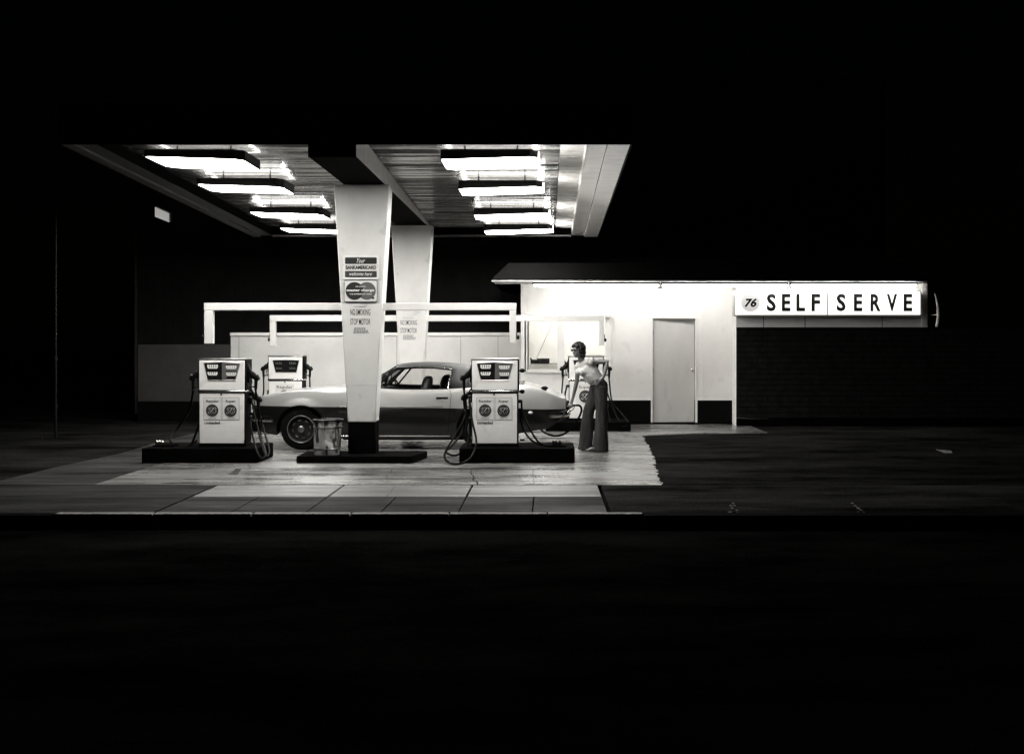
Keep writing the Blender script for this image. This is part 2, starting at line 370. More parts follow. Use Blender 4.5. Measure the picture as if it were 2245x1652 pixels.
# lamps
def lamp(x0, x1, Y, D, side, tilt, where):
    z = 3.79 - .024 * (Y - 14.2); t = thing('canopy_lamp', where, 'ceiling lamp', ((x0 + x1) / 2, Y + D / 2, z + .14), 'lamps under the canopy')
    def zz(x): return z + (x - x0) * tilt if tilt > 0 else z + (x - x1) * tilt
    c = .10
    lens = [(x0 + .0, Y + c * .2), (x0 + c * .5, Y), (x1 - c, Y), (x1, Y + c), (x1, Y + D - c * .3), (x1 - c * .3, Y + D), (x0 + c, Y + D), (x0, Y + D - c)]
    hs = MB()
    def wall(ax, ay, bx, by, top):       # thin sheet-metal side
        n_ = Vector((by - ay, ax - bx, 0)).normalized() * .012
        ta, tb = z + .118, z + .118
        hs.add([(ax, ay, zz(ax) - .004), (bx, by, zz(bx) - .004), (bx, by, tb), (ax, ay, ta), (ax + n_.x, ay + n_.y, zz(ax) - .004), (bx + n_.x, by + n_.y, zz(bx) - .004), (bx + n_.x, by + n_.y, tb), (ax + n_.x, ay + n_.y, ta)],
               [(0, 1, 2, 3), (4, 7, 6, 5), (0, 4, 5, 1), (3, 2, 6, 7), (1, 5, 6, 2), (0, 3, 7, 4)])
    N = len(lens)
    for i in range(N):
        a, b = lens[i], lens[(i + 1) % N]
        tp = 0
        wall(a[0], a[1], b[0], b[1], tp)
    hs.build('housing', 'lamp_housing', t, smooth=False)
    ls = MB(); ls.loft([[(x, y, zz(x)) for x, y in lens], [(x, y, zz(x) + .02) for x, y in lens]])
    ls.build('lens', 'lamp_lens', t, smooth=False)
    up = MB(); up.loft([[(x * .9 + (x0 + x1) * .05, y * .9 + (Y + D / 2) * .1, z + .085) for x, y in lens], [(x * .9 + (x0 + x1) * .05, y * .9 + (Y + D / 2) * .1, z + .09) for x, y in lens]])
    up.build('upper_diffuser', 'lamp_side' if side == 'L' else 'lamp_side_right', t, smooth=False)  # right row set stronger to brighten its side of the soffit
    if side == 'R': bk = MB(); bk.box((x1 + .013, Y + .16, z + .035), (x1 + .019, Y + D - .08, z + .105)); bk.build('side_fill_panel', 'side_glow', t, smooth=False)  # unseen glowing panel added to light the soffit at right
    for xx_ in (x0 + .25, x1 - .25): MB().cyl((xx_, Y + D / 2, z + .09), (xx_, Y + D / 2, cz(Y + D / 2) + .18), .012, n=8).build('hanger', 'lamp_housing', t)
emit('lamp_side', LAMP * .07); emit('lamp_side_right', LAMP * .10); emit('side_glow', LAMP * 1.0)
ORD = ['nearest', 'second', 'third', 'rearmost']
for k, (Y, D) in enumerate(((14.2, .9), (16.33, .80), (19.2, .8), (21.37, .8))):
    lamp(-4.82, -3.66, Y, D, 'L', -.03 if False else .0 - .03, ORD[k] + ' glowing lamp in the left row under the canopy' if k != 1 and k != 2 else ORD[k] + ' glowing lamp from the front in the left canopy row')
for k, (Y, D, xa, xb) in enumerate(((14.2, .9, -1.27, -.12), (16.5, .8, -1.23, -.07), (19.3, .8, -1.19, .02), (21.45, .8, -1.14, .09))):
    lamp(xa, xb, Y, D, 'R', .03, ORD[k] + ' glowing lamp in the right row under the canopy' if k != 1 and k != 2 else ORD[k] + ' glowing lamp from the front in the right canopy row')
# columns
def column(Y, cx, label, th, z0):
    t = thing('canopy_column', label, 'column', (cx, Y, 0), 'tapered canopy columns')
    def ring(hw, z, dp): return [(cx - hw, Y, z), (cx + hw, Y, z), (cx + hw, Y + dp, z), (cx - hw, Y + dp, z)]
    m_ = MB(); m_.loft([ring(.185, .52, th), ring(.375, 3.735, th)]); m_.build('shaft', 'column_paint', t, bevel=.012)
    m_ = MB(); m_.loft([ring(.184, z0, th - .004), ring(.182, .52, th - .004)]); m_.build('base', 'island_black', t, bevel=.006)
    m_ = MB(); zs = 1.03; hw = .185 + (.19) * (zs - .52) / 3.215 + .0015
    m_.box((cx - hw, Y - .0025, zs - .004), (cx + hw, Y + .01, zs + .004)); m_.build('panel_joint', 'rail_paint', t, smooth=False)
    return t
colF = column(16.05, -2.515, 'front tapered white column carrying the two card signs', .36, .09)
colB = column(21.67, -2.48, 'rear tapered white column behind the car', .36, .15)
# notices painted on the columns
def nosmoke(t, Y, x0, x1, ya, yb, small, s):
    yy = Y - .0012; cx = (XX(x0, Y) + XX(x1, Y)) / 2; wd = XX(x1, Y) - XX(x0, Y)
    h = ZZ(ya, Y) - ZZ(yb, Y)
    text('lettering', 'NO SMOKING', (cx, yy, ZZ(ya, Y) - h * .20), wd, h * .38, 'print_dark', t, bold=.004, depth=.0006)
    text('lettering', 'STOP MOTOR', (cx, yy, ZZ(yb, Y) + h * .20), wd, h * .38, 'print_dark', t, bold=.004, depth=.0006)
    text('lettering', 'FOR YOUR SAFETY', (cx, yy, ZZ(ya, Y) + h * .14), wd * .66, h * .06, 'print_dark', t, bold=.004, depth=.0006)
    m_ = MB()
    for k in range(5):
        a = cx - wd * (.30 + .06 * random.random()); b = cx + wd * (.30 + .12 * (k > 1)); z = ZZ(small, Y) - k * h * .075
        xq = a
        while xq < b - .01:
            l = random.uniform(.012, .04) * s; m_.box((xq, yy, z - h * .02), (min(xq + l, b), yy + .002, z + h * .02)); xq += l + .007
    m_.build('fine_print', 'print_grey', t, smooth=False)
nosmoke(colF, 16.05, 768, 812, 677, 712, 719, 1)
nosmoke(colB, 21.67, 878, 914, 701, 730, 735, 1)

# signs on the front column
def rrect(x0, x1, z0, z1, r, n=5):
    o = []
    for cx_, cz_, a in ((x1 - r, z1 - r, 0), (x0 + r, z1 - r, 90), (x0 + r, z0 + r, 180), (x1 - r, z0 + r, 270)):
        for k in range(n + 1):
            t = math.radians(a + 90 * k / n); o.append((cx_ + r * math.cos(t), cz_ + r * math.sin(t)))
    return o
def disc(mb, cx_, cz_, r, y0, y1, n=40):
    return mb.prismY([(cx_ + r * math.cos(2 * math.pi * k / n), cz_ + r * math.sin(2 * math.pi * k / n)) for k in range(n)], y0, y1)
def z3(v): return 544.4 + v * .1210           # zoom-3 pixels to photo units
def x3(v): return 733.5 + v * .1210
Ys = 16.03
X3 = lambda v: XX(x3(v), Ys); Z3 = lambda v: ZZ(z3(v), Ys)
b1 = thing('card_sign', 'upper bank card sign with black and grey bands on front column', 'sign', (X3(475), Ys, Z3(340)))
MB().prismY(rrect(X3(150), X3(800), Z3(560), Z3(130), .02), Ys, Ys + .016).build('backing_plate', 'card', b1, smooth=False)
MB().prismY(rrect(X3(190), X3(765), Z3(283), Z3(163), .012), Ys - .004, Ys - .0005).build('top_band', 'print_dark', b1, smooth=False)
MB().prismY(rrect(X3(188), X3(768), Z3(408), Z3(287), .004), Ys - .004, Ys - .0005).build('middle_band', 'print_light', b1, smooth=False)
MB().prismY(rrect(X3(190), X3(765), Z3(522), Z3(412), .012), Ys - .004, Ys - .0005).build('lower_band', 'print_grey', b1, smooth=False)
text('lettering', 'Your', (X3(480), Ys - .006, Z3(222)), .115, .062, 'digit', b1, shear=.5)
text('lettering', 'BANKAMERICARD', (X3(478), Ys - .006, Z3(345)), X3(750) - X3(202), .055, 'print_dark', b1, bold=.03)
text('lettering', 'welcome here', (X3(475), Ys - .006, Z3(462)), X3(680) - X3(272), .048, 'digit', b1, shear=.5)
b2 = thing('card_sign', 'lower card sign with two overlapping dark discs on front column', 'sign', (X3(475), Ys, Z3(770)))
MB().prismY(rrect(X3(170), X3(775), Z3(968), Z3(575), .022), Ys, Ys + .016).build('frame', 'print_mid', b2, smooth=False)
MB().prismY(rrect(X3(180), X3(765), Z3(958), Z3(585), .018), Ys - .003, Ys + .010).build('face', 'print_light', b2, smooth=False)
R_ = X3(362) - X3(200)
disc(MB(), X3(362), Z3(770), R_, Ys - .006, Ys - .0035).build('dark_disc', 'print_dark', b2, smooth=False)
disc(MB(), X3(585), Z3(770), R_, Ys - .0045, Ys - .0032).build('grey_disc', 'print_mid', b2, smooth=False)
text('lettering', 'WE HONOR', (X3(472), Ys - .008, Z3(692)), .14, .013, 'digit', b2, bold=.02)
text('lettering', 'master charge', (X3(470), Ys - .008, Z3(762)), X3(720) - X3(222), .042, 'digit', b2, bold=.03)
text('lettering', 'THE INTERBANK CARD', (X3(472), Ys - .008, Z3(828)), .30, .015, 'digit', b2, bold=.02)
MB().prismY([(X3(668), Z3(895)), (X3(700), Z3(925)), (X3(730), Z3(895)), (X3(700), Z3(880))], Ys - .008, Ys - .0065).build('emblem', 'black_paint', b2, smooth=False)
for (b_, zz_) in ((b1, 305), (b2, 812)):
    for xx_ in (157, 786): disc(MB(), X3(xx_), Z3(zz_), .006, Ys - .003, Ys + .02, 10).build('bolt', 'steel', b_, smooth=False)
# ------------------------------------------------------------------ hose rails
def rail(Y, x0, x1, y0, y1, yl, yr, wl, wr, label, cx):
    t = thing('hose_rail', label, 'rail frame', (cx, Y, 0), 'white square-tube hose rails')
    a0, a1 = XX(x0, Y), XX(x1, Y); zt, zb = ZZ(y0, Y), ZZ(y1, Y); d = .10
    MB().box((a0, Y, zb), (a1, Y + d, zt)).build('crossbar', 'rail_paint', t, bevel=.006)
    l = XX(x0 + wl, Y) - a0
    MB().box((a0 + .002, Y + .002, ZZ(yl, Y)), (a0 + l, Y + d - .002, zb - .0005)).build('drop_leg', 'rail_paint', t, bevel=.006)
    r = a1 - XX(x1 - wr, Y)
    MB().box((a1 - r, Y + .002, ZZ(yr, Y)), (a1 - .002, Y + d - .002, zb - .0005)).build('drop_leg', 'rail_paint', t, bevel=.006)
    for xx_, sg, yy in ((a0, -1, yl - 14), (a1, 1, yr - 12)):
        z = ZZ(yy, Y); k = MB(); k.cyl((xx_ - sg * .005, Y + .05, z), (xx_ + sg * .03, Y + .05, z), .032, .03, 16); k.ell((xx_ + sg * .03, Y + .05, z), (.014, .03, .034)); k.box((xx_ + min(0, sg * .012), Y + .04, z), (xx_ + max(0, sg * .012), Y + .06, z + .1))
        k.build('hose_guide', 'black_iron', t)
    return t
rail(16.14, 447, 1132, 664, 680, 753, 751, 19, 15, 'nearer white rail frame through the front column above the front pumps', -2.5)
rail(21.75, 591, 1325, 691, 704, 758, 757, 13, 12, 'farther white rail frame through the rear column above the rear pumps', -2.5)

# ------------------------------------------------------------------ islands
def island(x0, x1, Y, D, h, label, cut=0):
    m_ = MB(); m_.prismZ([(x0, Y), (x1, Y), (x1 + cut, Y + D * .9), (x1 + cut * .8, Y + D), (x0, Y + D)] if cut else [(x0 + .03, Y), (x1 - .03, Y), (x1, Y + .03), (x1, Y + D - .03), (x1 - .03, Y + D), (x0 + .03, Y + D), (x0, Y + D - .03), (x0, Y + .03)], 0, h)
    return tag(m_.build('pump_island' if h > .12 else 'column_plinth', 'island_black', None, bevel=.012), label, 'kerb island', 'black painted islands')
island(-5.38, -3.84, 15.7, .95, .195, 'black kerbed island carrying the front left pump')
island(-1.17, .365, 15.7, .95, .195, 'black kerbed island carrying the front right pump')
island(-3.32, -1.78, 15.68, .80, .095, 'low black plinth at the foot of the front column', .12)
island(-6.1, -3.9, 21.3, .95, .17, 'black kerbed island behind the car carrying the rear left pump')
island(-.03, 1.50, 21.3, .95, .17, 'black kerbed island carrying the rear right pump behind the woman')
island(-3.3, -1.7, 21.4, .8, .15, 'low black plinth at the foot of the rear column behind the car')

# ------------------------------------------------------------------ pumps
def badge(t, cx, cz_, r, y):
    disc(MB(), cx, cz_, r, y - .003, y - .0005).build('badge_disc', 'print_grey', t, smooth=False)
    text('badge_number', '76', (cx, y - .004, cz_), r * 1.42, r * 1.0, 'print_light', t, shear=.25, bold=.085)
    text('badge_number', '76', (cx, y - .0062, cz_), r * 1.26, r * .84, 'black_paint', t, shear=.25, bold=.035)
def nozzle_on(t, cx, sg, Y, zb, k=1., name='nozzle'):
    # hung nozzle: spout up into the boot, lever guard below
    q = lambda x, y, z: (cx + sg * x * k, Y + y, zb + z * k)
    n_ = MB()
    n_.tube([q(.315, 0, 1.10), q(.335, 0, 1.04), q(.375, 0, .975)], [.014, .016, .022], 8)
    n_.tube([q(.355, 0, 1.0), q(.385, 0, .955), q(.425, 0, .925)], [.030, .046, .036], 10)
    n_.tube([q(.425, 0, .95), q(.455, 0, .905), q(.452, 0, .89)], [.038, .034, .022], 8)
    n_.tube([q(.43, 0, .93), q(.428, 0, .85), q(.425, 0, .77)], [.028, .023, .020], 8)
    n_.tube(smoothpath([q(.365, 0, .92), q(.372, 0, .86), q(.358, 0, .81), q(.425, 0, .79)]), .007, 6)
    n_.tube([q(.335, 0, .80), q(.42, 0, .805)], .01, 6)
    n_.build(name, 'black_iron', t)
    b_ = MB(); b_.box(q(.312, -.04, .86) if sg > 0 else q(.345, -.04, .86), q(.345, .04, 1.02) if sg > 0 else q(.312, .04, 1.02)); b_.build('nozzle_boot', 'black_paint', t, bevel=.006)
    s_ = MB(); s_.cyl(q(.425, 0, .775), q(.424, 0, .745), .019, n=12); s_.build('swivel', 'chrome', t)
    return Vector(q(.424, 0, .745))
def fitting(t, cx, sg, Y, z):
    s_ = MB(); s_.cyl((cx + sg * .30, Y, z), (cx + sg * .345, Y, z), .024, n=12); s_.ell((cx + sg * .35, Y, z), (.022, .024, .026)); s_.build('hose_fitting', 'black_iron', t)
    return Vector((cx + sg * .355, Y, z - .01))
PUMPGROUP = 'white fuel pumps on the islands'
def pump(cx, Y, zb, front, label, k=1.):
    t = thing('fuel_pump', label, 'fuel pump', (cx, Y, zb), PUMPGROUP)
    def bx(x0, x1, z0, z1, y0, y1, name, material, bv=.004): return MB().box((cx + x0, Y + y0, zb + z0), (cx + x1, Y + y1, zb + z1)).build(name, material, t, bevel=bv)
    D = .33
    bx(-.318, .322, 0, .037, .004, D - .01, 'plinth', 'black_paint')
    bx(-.312, .312, .037, .726, .012, D, 'cabinet', 'black_paint')
    bx(-.305, .298, .041, .716, 0, .011, 'front_door', 'white_enamel', .006)
    bx(-.328, .322, .730, .756, -.012, D + .01, 'trim_band', 'chrome', .006)
    bx(-.322, .322, .756, 1.172, .010, D, 'head', 'black_paint')
    bx(-.309, .305, .762, 1.160, -.004, .009, 'face_panel', 'white_enamel', .006)
    bx(-.326, .326, 1.172, 1.186, -.006, D + .006, 'top_cap', 'steel', .005)
    disc(MB(), cx - .011, zb + .701, .012, Y - .006, Y + .002, 14).build('lock', 'black_iron', t)
    if front:
        xs = [(-.243, 1.125), (0, 1.139), (0, .892), (-.187, .892)]; xr = [(0, 1.139), (.245, 1.122), (.178, .892), (0, .892)]
        MB().prismY([(cx + x, zb + z) for x, z in xs], Y - .009, Y - .0045).build('dial_glass', 'dark_glass', t, smooth=False)
        MB().prismY([(cx + x, zb + z) for x, z in xr], Y - .009, Y - .0045).build('dial_panel', 'panel_grey', t, smooth=False)
        fr_ = MB()
        ol = [(-.243, 1.125), (0, 1.139), (.245, 1.122), (.178, .892), (-.187, .892)]
        fr_.tube([(cx + x, Y - .009, zb + z) for x, z in ol + ol[:1]], .004, 6); fr_.build('dial_frame', 'steel', t)
        for (a, b, z0, z1) in ((-.199, -.050, 1.050, 1.104), (-.196, -.055, .960, 1.005), (.052, .200, 1.045, 1.095), (.056, .196, .955, 1.0)):
            dg_ = MB(); dk = MB(); nn = 5; wd = (b - a) / nn
            for i in range(nn):
                dg_.prismY([(cx + a + i * wd + .002, zb + z1), (cx + a + (i + 1) * wd - .004, zb + z1 - .002), (cx + a + (i + 1) * wd - .005, zb + z0 + .016), (cx + a + i * wd + .004, zb + z0 + .016)], Y - .0115, Y - .0092)
            dg_.box((cx + a + .014, Y - .0115, zb + z0), (cx + b - .014, Y - .0092, zb + z0 + .012))
            dg_.box((cx + a + .004, Y - .0115, zb + z0 + .0125), (cx + b - .004, Y - .0092, zb + z0 + .0155))
            dg_.build('price_wheels', 'digit', t, smooth=False)
        for (a, b, c_, d_) in ((.065, .182, .918, .942), (.05, .202, 1.098, 1.110), (.05, .202, 1.009, 1.018)): MB().box((cx + a, Y - .0115, zb + c_), (cx + b, Y - .0092, zb + d_)).build('dial_bar', 'black_paint', t, smooth=False)
        for (a, b) in ((-.249, -.009), (0.0, .233)):
            e_ = MB(); z0, z1 = .357, .662
            e_.box((cx + a, Y - .0035, zb + z0), (cx + b, Y - .0005, zb + z1)); e_.build('card_border', 'print_mid', t, smooth=False)
            e_ = MB(); e_.box((cx + a + .004, Y - .005, zb + z0 + .004), (cx + b - .004, Y - .0036, zb + z1 - .004)); e_.build('grade_card', 'card', t, smooth=False)
        yc = Y - .0055
        text('lettering', 'Regular', (cx - .130, yc, zb + .606), .172, .046, 'print_dark', t, bold=.02)
        text('lettering', 'Super', (cx + .116, yc, zb + .606), .134, .046, 'print_dark', t, bold=.02)
        badge(t, cx - .132, zb + .486, .084, yc); badge(t, cx + .116, zb + .482, .084, yc)
        for a in (-.132, .116): text('lettering', 'GASOLINE', (cx + a, yc, zb + .382), .105, .011, 'print_dark', t)
        text('lettering', 'Unleaded', (cx - .133, Y - .002, zb + .322), .206, .036, 'print_dark', t, bold=.02)
    else:
        ol = [(-.235, 1.100), (.0, 1.108), (.252, 1.100), (.200, .880), (-.180, .880)]
        fr_ = MB(); fr_.prismY([(cx + x * 1.1 - .002, zb + .99 + (z - .99) * 1.12) for x, z in ol], Y - .008, Y - .0045); fr_.build('dial_bezel', 'rail_paint', t, smooth=False)
        MB().prismY([(cx + x, zb + z) for x, z in ol], Y - .011, Y - .0082).build('dial_glass', 'dark_glass', t, smooth=False)
        dg_ = MB()
        for (a, b, z0, z1) in ((-.185, -.06, 1.028, 1.068), (.07, .195, 1.028, 1.068), (-.175, -.065, .940, .972), (.075, .185, .940, .972)):
            nn = 4; wd = (b - a) / nn
            for i in range(nn): dg_.box((cx + a + i * wd + .004, Y - .0125, zb + z0 + .014), (cx + a + (i + .55) * wd, Y - .0112, zb + z1))
            dg_.box((cx + a, Y - .0125, zb + z0), (cx + b, Y - .0112, zb + z0 + .007))
        dg_.build('price_wheels', 'print_mid', t, smooth=False)
        e_ = MB(); e_.box((cx - .19, Y - .0035, zb + .30), (cx + .16, Y - .0005, zb + .665)); e_.build('grade_card', 'card', t, smooth=False)
        text('lettering', label_word, (cx - .015, Y - .005, zb + .605), .24 if label_word == 'Super' else .29, .066, 'print_dark', t, bold=.005)
        badge(t, cx - .015, zb + .44, .115, Y - .004)
    return t
# front left
label_word = 'Super'
Zi = .195
t = pump(XX(486, 15.98) , 16.0, Zi, True, 'front left pump with regular and super cards, standing left of the column'); cx = t.location.x
h1 = nozzle_on(t, cx, 1, 16.12, Zi); f1 = fitting(t, cx, 1, 16.16, .84)
hose([h1, P(569, 905, 16.15), P(578, 940, 16.1), P(590, 985, 15.75), P(586, 1000, 15.62), P(577, 985, 15.66), P(562, 925, 16.0), f1], t)
h2 = nozzle_on(t, cx, 1, 16.26, Zi - .30)
f2 = fitting(t, cx, 1, 16.25, .62)
hose([h2, P(572, 955, 16.2), P(583, 993, 15.66), P(574, 1004, 15.55), P(562, 985, 15.7), P(549, 930, 16.1), f2], t)
h3 = nozzle_on(t, cx, -1, 16.12, Zi); f3 = fitting(t, cx, -1, 16.16, .50)
hose([h3, P(414, 900, 16.3), P(392, 935, 16.6), P(372, 962, 16.45), P(392, 978, 16.3), P(418, 974, 16.2), f3], t)
hose([P(352, 981, 16.1), P(372, 982, 16.08), P(394, 981, 16.05), P(412, 979, 16.05), P(432, 965, 16.1)], t)
# front right
t = pump(XX(1085, 15.98), 16.0, Zi, True, 'front right pump with regular and super cards, standing before the car tail'); cx = t.location.x
h1 = nozzle_on(t, cx, -1, 16.10, Zi); f1 = fitting(t, cx, -1, 16.1, .86)
hose([h1, P(1022, 905, 16.1), P(1000, 950, 15.9), P(979, 985, 15.6), P(975, 1003, 15.5), P(990, 1016, 15.45), P(1018, 1013, 15.42), P(1037, 995, 15.5), P(1044, 965, 15.7), P(1035, 920, 15.9), f1], t)
h1b = nozzle_on(t, cx, -1, 16.28, Zi - .28); f1b = fitting(t, cx, -1, 16.26, .55)
hose([h1b, P(1014, 945, 16.3), P(992, 975, 15.9), P(978, 990, 15.62), P(998, 998, 15.6), P(1018, 985, 16.0), P(1030, 955, 16.2), f1b], t)
nb = MB()
for yy in (812, 858): p = P(1145, yy, 16.1); nb.ell(p, (.035, .02, .03)); nb.cyl((p.x - .05, p.y, p.z), p, .012, n=8)
nb.build('empty_nozzle_hook', 'black_iron', t)
f2 = fitting(t, cx, 1, 16.1, .80); f3 = fitting(t, cx, 1, 16.2, .68)
hose([f2, P(1146, 905, 16.1), P(1162, 940, 16.0), P(1180, 968, 15.95), P(1196, 976, 15.95)], t)
hose([f3, P(1142, 920, 16.25), P(1150, 945, 16.2), P(1166, 965, 16.1), P(1188, 976, 16.05)], t)
e_ = MB(); e_.tube([P(1140, 964, 16.1), P(1150, 964, 16.1)], .015, 8); e_.build('bleed_pipe', 'black_iron', t)
# rear pumps
Zr = .17
label_word = 'Regular'
t = pump(XX(626, 21.7), 21.7, Zr, False, 'rear left pump seen above the car bonnet'); cx = t.location.x
for sg in (-1, 1):
    h1 = nozzle_on(t, cx, sg, 21.8, Zr + .02); f1 = fitting(t, cx, sg, 21.85, .7)
    hose([h1, h1 + Vector((sg * .01, 0, -.3)), h1 + Vector((sg * .10, -.1, -.62)), h1 + Vector((sg * .05, -.1, -.70)), f1 + Vector((sg * .05, 0, -.3)), f1], t)
label_word = 'Super'
t = pump(XX(1285, 21.7), 21.7, Zr, False, 'rear right pump behind the woman with a super card'); cx = t.location.x
h1 = nozzle_on(t, cx, -1, 21.8, Zr + .02)
hose([h1, P(1231, 868, 21.8), P(1228, 900, 21.8), P(1232, 925, 21.6), P(1240, 915, 21.75), P(1244, 895, 21.8)], t)
h2 = nozzle_on(t, cx, 1, 21.8, Zr + .02); f2 = fitting(t, cx, 1, 21.75, .78)
hose([h2, P(1342, 880, 21.8), P(1362, 905, 21.6), P(1378, 928, 21.35), P(1366, 935, 21.3), P(1352, 912, 21.5), P(1340, 885, 21.7), f2], t)
hose([f2 + Vector((0, .08, -.1)), P(1334, 905, 21.7), P(1340, 926, 21.5), P(1353, 935, 21.4), P(1364, 930, 21.4)], t)
f3 = fitting(t, cx, -1, 21.7, .80)
NZ = P(1262, 888, 17.78)
hose([f3, P(1225, 915, 21.2), P(1195, 938, 20.4), P(1183, 937, 19.6), P(1190, 945, 18.8), P(1203, 952, 18.3), P(1219, 955, 18.0), P(1238, 950, 17.9), P(1256, 935, 17.85), P(1270, 913, 17.8), P(1275, 898, 17.78), P(1271, 889, 17.78), NZ], t, .0165)
nz = MB()
A, B = NZ, P(1249, 892, 17.80)
nz.tube([A, P(1256, 888.5, 17.78), P(1250, 891, 17.8), P(1243, 896, 17.84)], [.016, .018, .024, .022], 10)
nz.tube([P(1243, 896, 17.84), P(1238, 895, 17.9), P(1234, 891, 17.98)], [.014, .012, .011], 8)
nz.tube(smoothpath([P(1260, 889, 17.78), P(1257, 896, 17.78), P(1250, 901, 17.8), P(1243, 899, 17.83)]), .007, 6)
nz.build('nozzle', 'black_iron', t)

# island odds and ends
def capplate(x0, x1, Y, z, caps, material, label):
    t = thing('fill_cap_plate', label, 'cover plate', (x0, Y, z), None)
    MB().box((x0, Y, z), (x1, Y + .22, z + .022)).build('plate', 'island_black', t, bevel=.004)
    for c_ in caps:
        m_ = MB(); m_.lathe((c_, Y + .08, z + .022), [(.022, 0), (.024, .015), (.019, .045), (.008, .058)], 12); m_.build('cap', material, t)
capplate(XX(336, 15.95), XX(380, 15.95), 15.95, .196, [XX(v, 16.03) for v in (344, 350, 356)], 'chrome', 'three small shiny caps on the left end of the front left island')
capplate(XX(1196, 15.9), XX(1241, 15.9), 15.9, .196, [XX(v, 15.98) for v in (1213, 1219, 1227)], 'black_iron', 'dark plate with small caps on the right end of the front right island')
# short pipe by the column
m_ = MB(); m_.cyl((XX(824, 16.1), 16.1, .09), (XX(824, 16.1), 16.1, .30), .014, n=12); m_.cyl((XX(818, 16.1), 16.1, .09), (XX(818, 16.1), 16.1, .33), .02, n=12); m_.cyl((XX(818, 16.1), 16.1, .33), (XX(818, 16.1), 16.1, .335), .026, n=12)
tag(m_.build('standpipe', 'black_iron'), 'short dark pipe standing at the right foot of the front column', 'pipe')
# dented bin
bx_, by_ = XX(719, 15.98), 15.95
t = thing('trash_can', 'dented dirty galvanised bin at the left foot of the front column', 'bin', (bx_, by_, .095))
def dent(mb):
    for i, v in enumerate(mb.v):
        a = math.atan2(v.y - by_, v.x - bx_); h = v.z
        k = .018 * math.sin(3 * a + 9 * h) + .012 * math.sin(7 * a - 15 * h) * (h > .14)
        d = math.exp(-((a + 1.3) ** 2) / .10 - ((h - .32) ** 2) / .006) * .05
        r = Vector((v.x - bx_, v.y - by_, 0)); 
        if r.length > 1e-4: mb.v[i] = v - r.normalized() * (k * .5 + d)
    return mb
prof = [(.165, 0), (.168, .02)] + [(.170 + .012 * h / .45, h) for h in [.04 + .02 * i for i in range(20)]] + [(.186, .455), (.176, .456), (.170, .43), (.16, .1), (.0, .09)]
dent(MB().lathe((bx_, by_, .095), prof, 48)).build('drum', 'galvanised', t, angle=50)
for h, r in ((.085, .178), (.375, .187), (.462, .194)):
    q = MB(); ring = [(bx_ + r * math.cos(a), by_ + r * math.sin(a), .095 + h) for a in [2 * math.pi * k / 40 for k in range(41)]]
    q.tube(ring, .008 if h < .45 else .012, 8, cap=False); dent(q).build('band' if h < .45 else 'rim', 'steel' if h < .45 else 'black_iron', t)
# torn paper label flap
q = MB(); q.add([P(712, 963, 15.76), P(731, 972, 15.74), P(722, 981, 15.75), P(713, 972, 15.77)], [(0, 1, 2, 3)]); ob = q.build('torn_label', 'print_light', t, smooth=False); ob.modifiers.new('s', 'SOLIDIFY').thickness = .002

# ------------------------------------------------------------------ rear walls
WY = 24.0
t = thing('boundary_wall', 'pale plastered wall with a capping behind the car', 'wall', (-4, WY, 0))
xa, xb = XX(506, WY), XX(1142, 23.3); zt = ZZ(731, WY)
MB().box((xa, WY, 0), (xb, WY + .15, zt - .05)).build('wall_face', 'fence_paint', t, smooth=False)
MB().box((xa - .01, WY - .03, zt - .047), (xb, WY + .18, zt + .02)).build('capping', 'wall_paint', t, bevel=.006)
j_ = MB()
for xx_ in (524, 870, 1010, 1092): j_.box((XX(xx_, WY) - .003, WY - .0055, .42), (XX(xx_, WY) + .003, WY - .001, zt - .06))
j_.build('panel_joints', 'low_wall_grey', t, smooth=False)
m_ = MB(); m_.box((XX(754.5, WY), WY - .06, ZZ(768, WY)), (XX(757.5, WY), WY - .005, ZZ(737, WY)))
tag(m_.build('wall_bracket', 'black_iron', bevel=.004), 'thin dark upright bracket on the pale wall left of the front column', 'bracket')
t = thing('low_wall', 'dim grey low wall with black base behind the front left pump', 'wall', (-6, WY, 0))
xa2 = XX(302, WY)
MB().box((xa2, WY + .02, .41), (xa - .012, WY + .17, ZZ(755, WY))).build('wall_face', 'low_wall_grey', t, smooth=False)
MB().box((xa2, WY + .01, 0), (xa - .012, WY + .18, .407)).build('dado', 'black_paint', t, smooth=False)
def courses(mb, x0, x1, y, z0, z1, bw, bh, gap=.01, dep=.012):
    z = z0; r = 0
    while z < z1 - .01:
        x = x0 - (bw / 2 if r % 2 else 0)
        while x < x1 - .01:
            a, b = max(x, x0), min(x + bw - gap, x1)
            if b > a + .01: mb.box((a, y - dep - random.random() * .003, z), (b, y, min(z + bh - gap, z1)))
            x += bw
        z += bh; r += 1
    return mb
NY = 26.6
t = thing('neighbouring_building', 'tall dark unlit building behind the pale wall and canopy', 'building', (-4, NY, 0))
MB().box((XX(302, NY), NY, 0), (7.6, NY + 6, 7.5)).build('wall', 'neighbour_brick', t, smooth=False)
courses(MB(), XX(302, NY), XX(1145, NY), NY - .001, 1.2, 4.4, .40, .20).build('block_courses', 'neighbour_brick', t, smooth=False)
MB().box((XX(302, NY) - .06, NY - .03, 0), (XX(302, NY) - .005, NY + .06, 6.5)).build('corner_pipe', 'low_wall_grey', t, smooth=False)
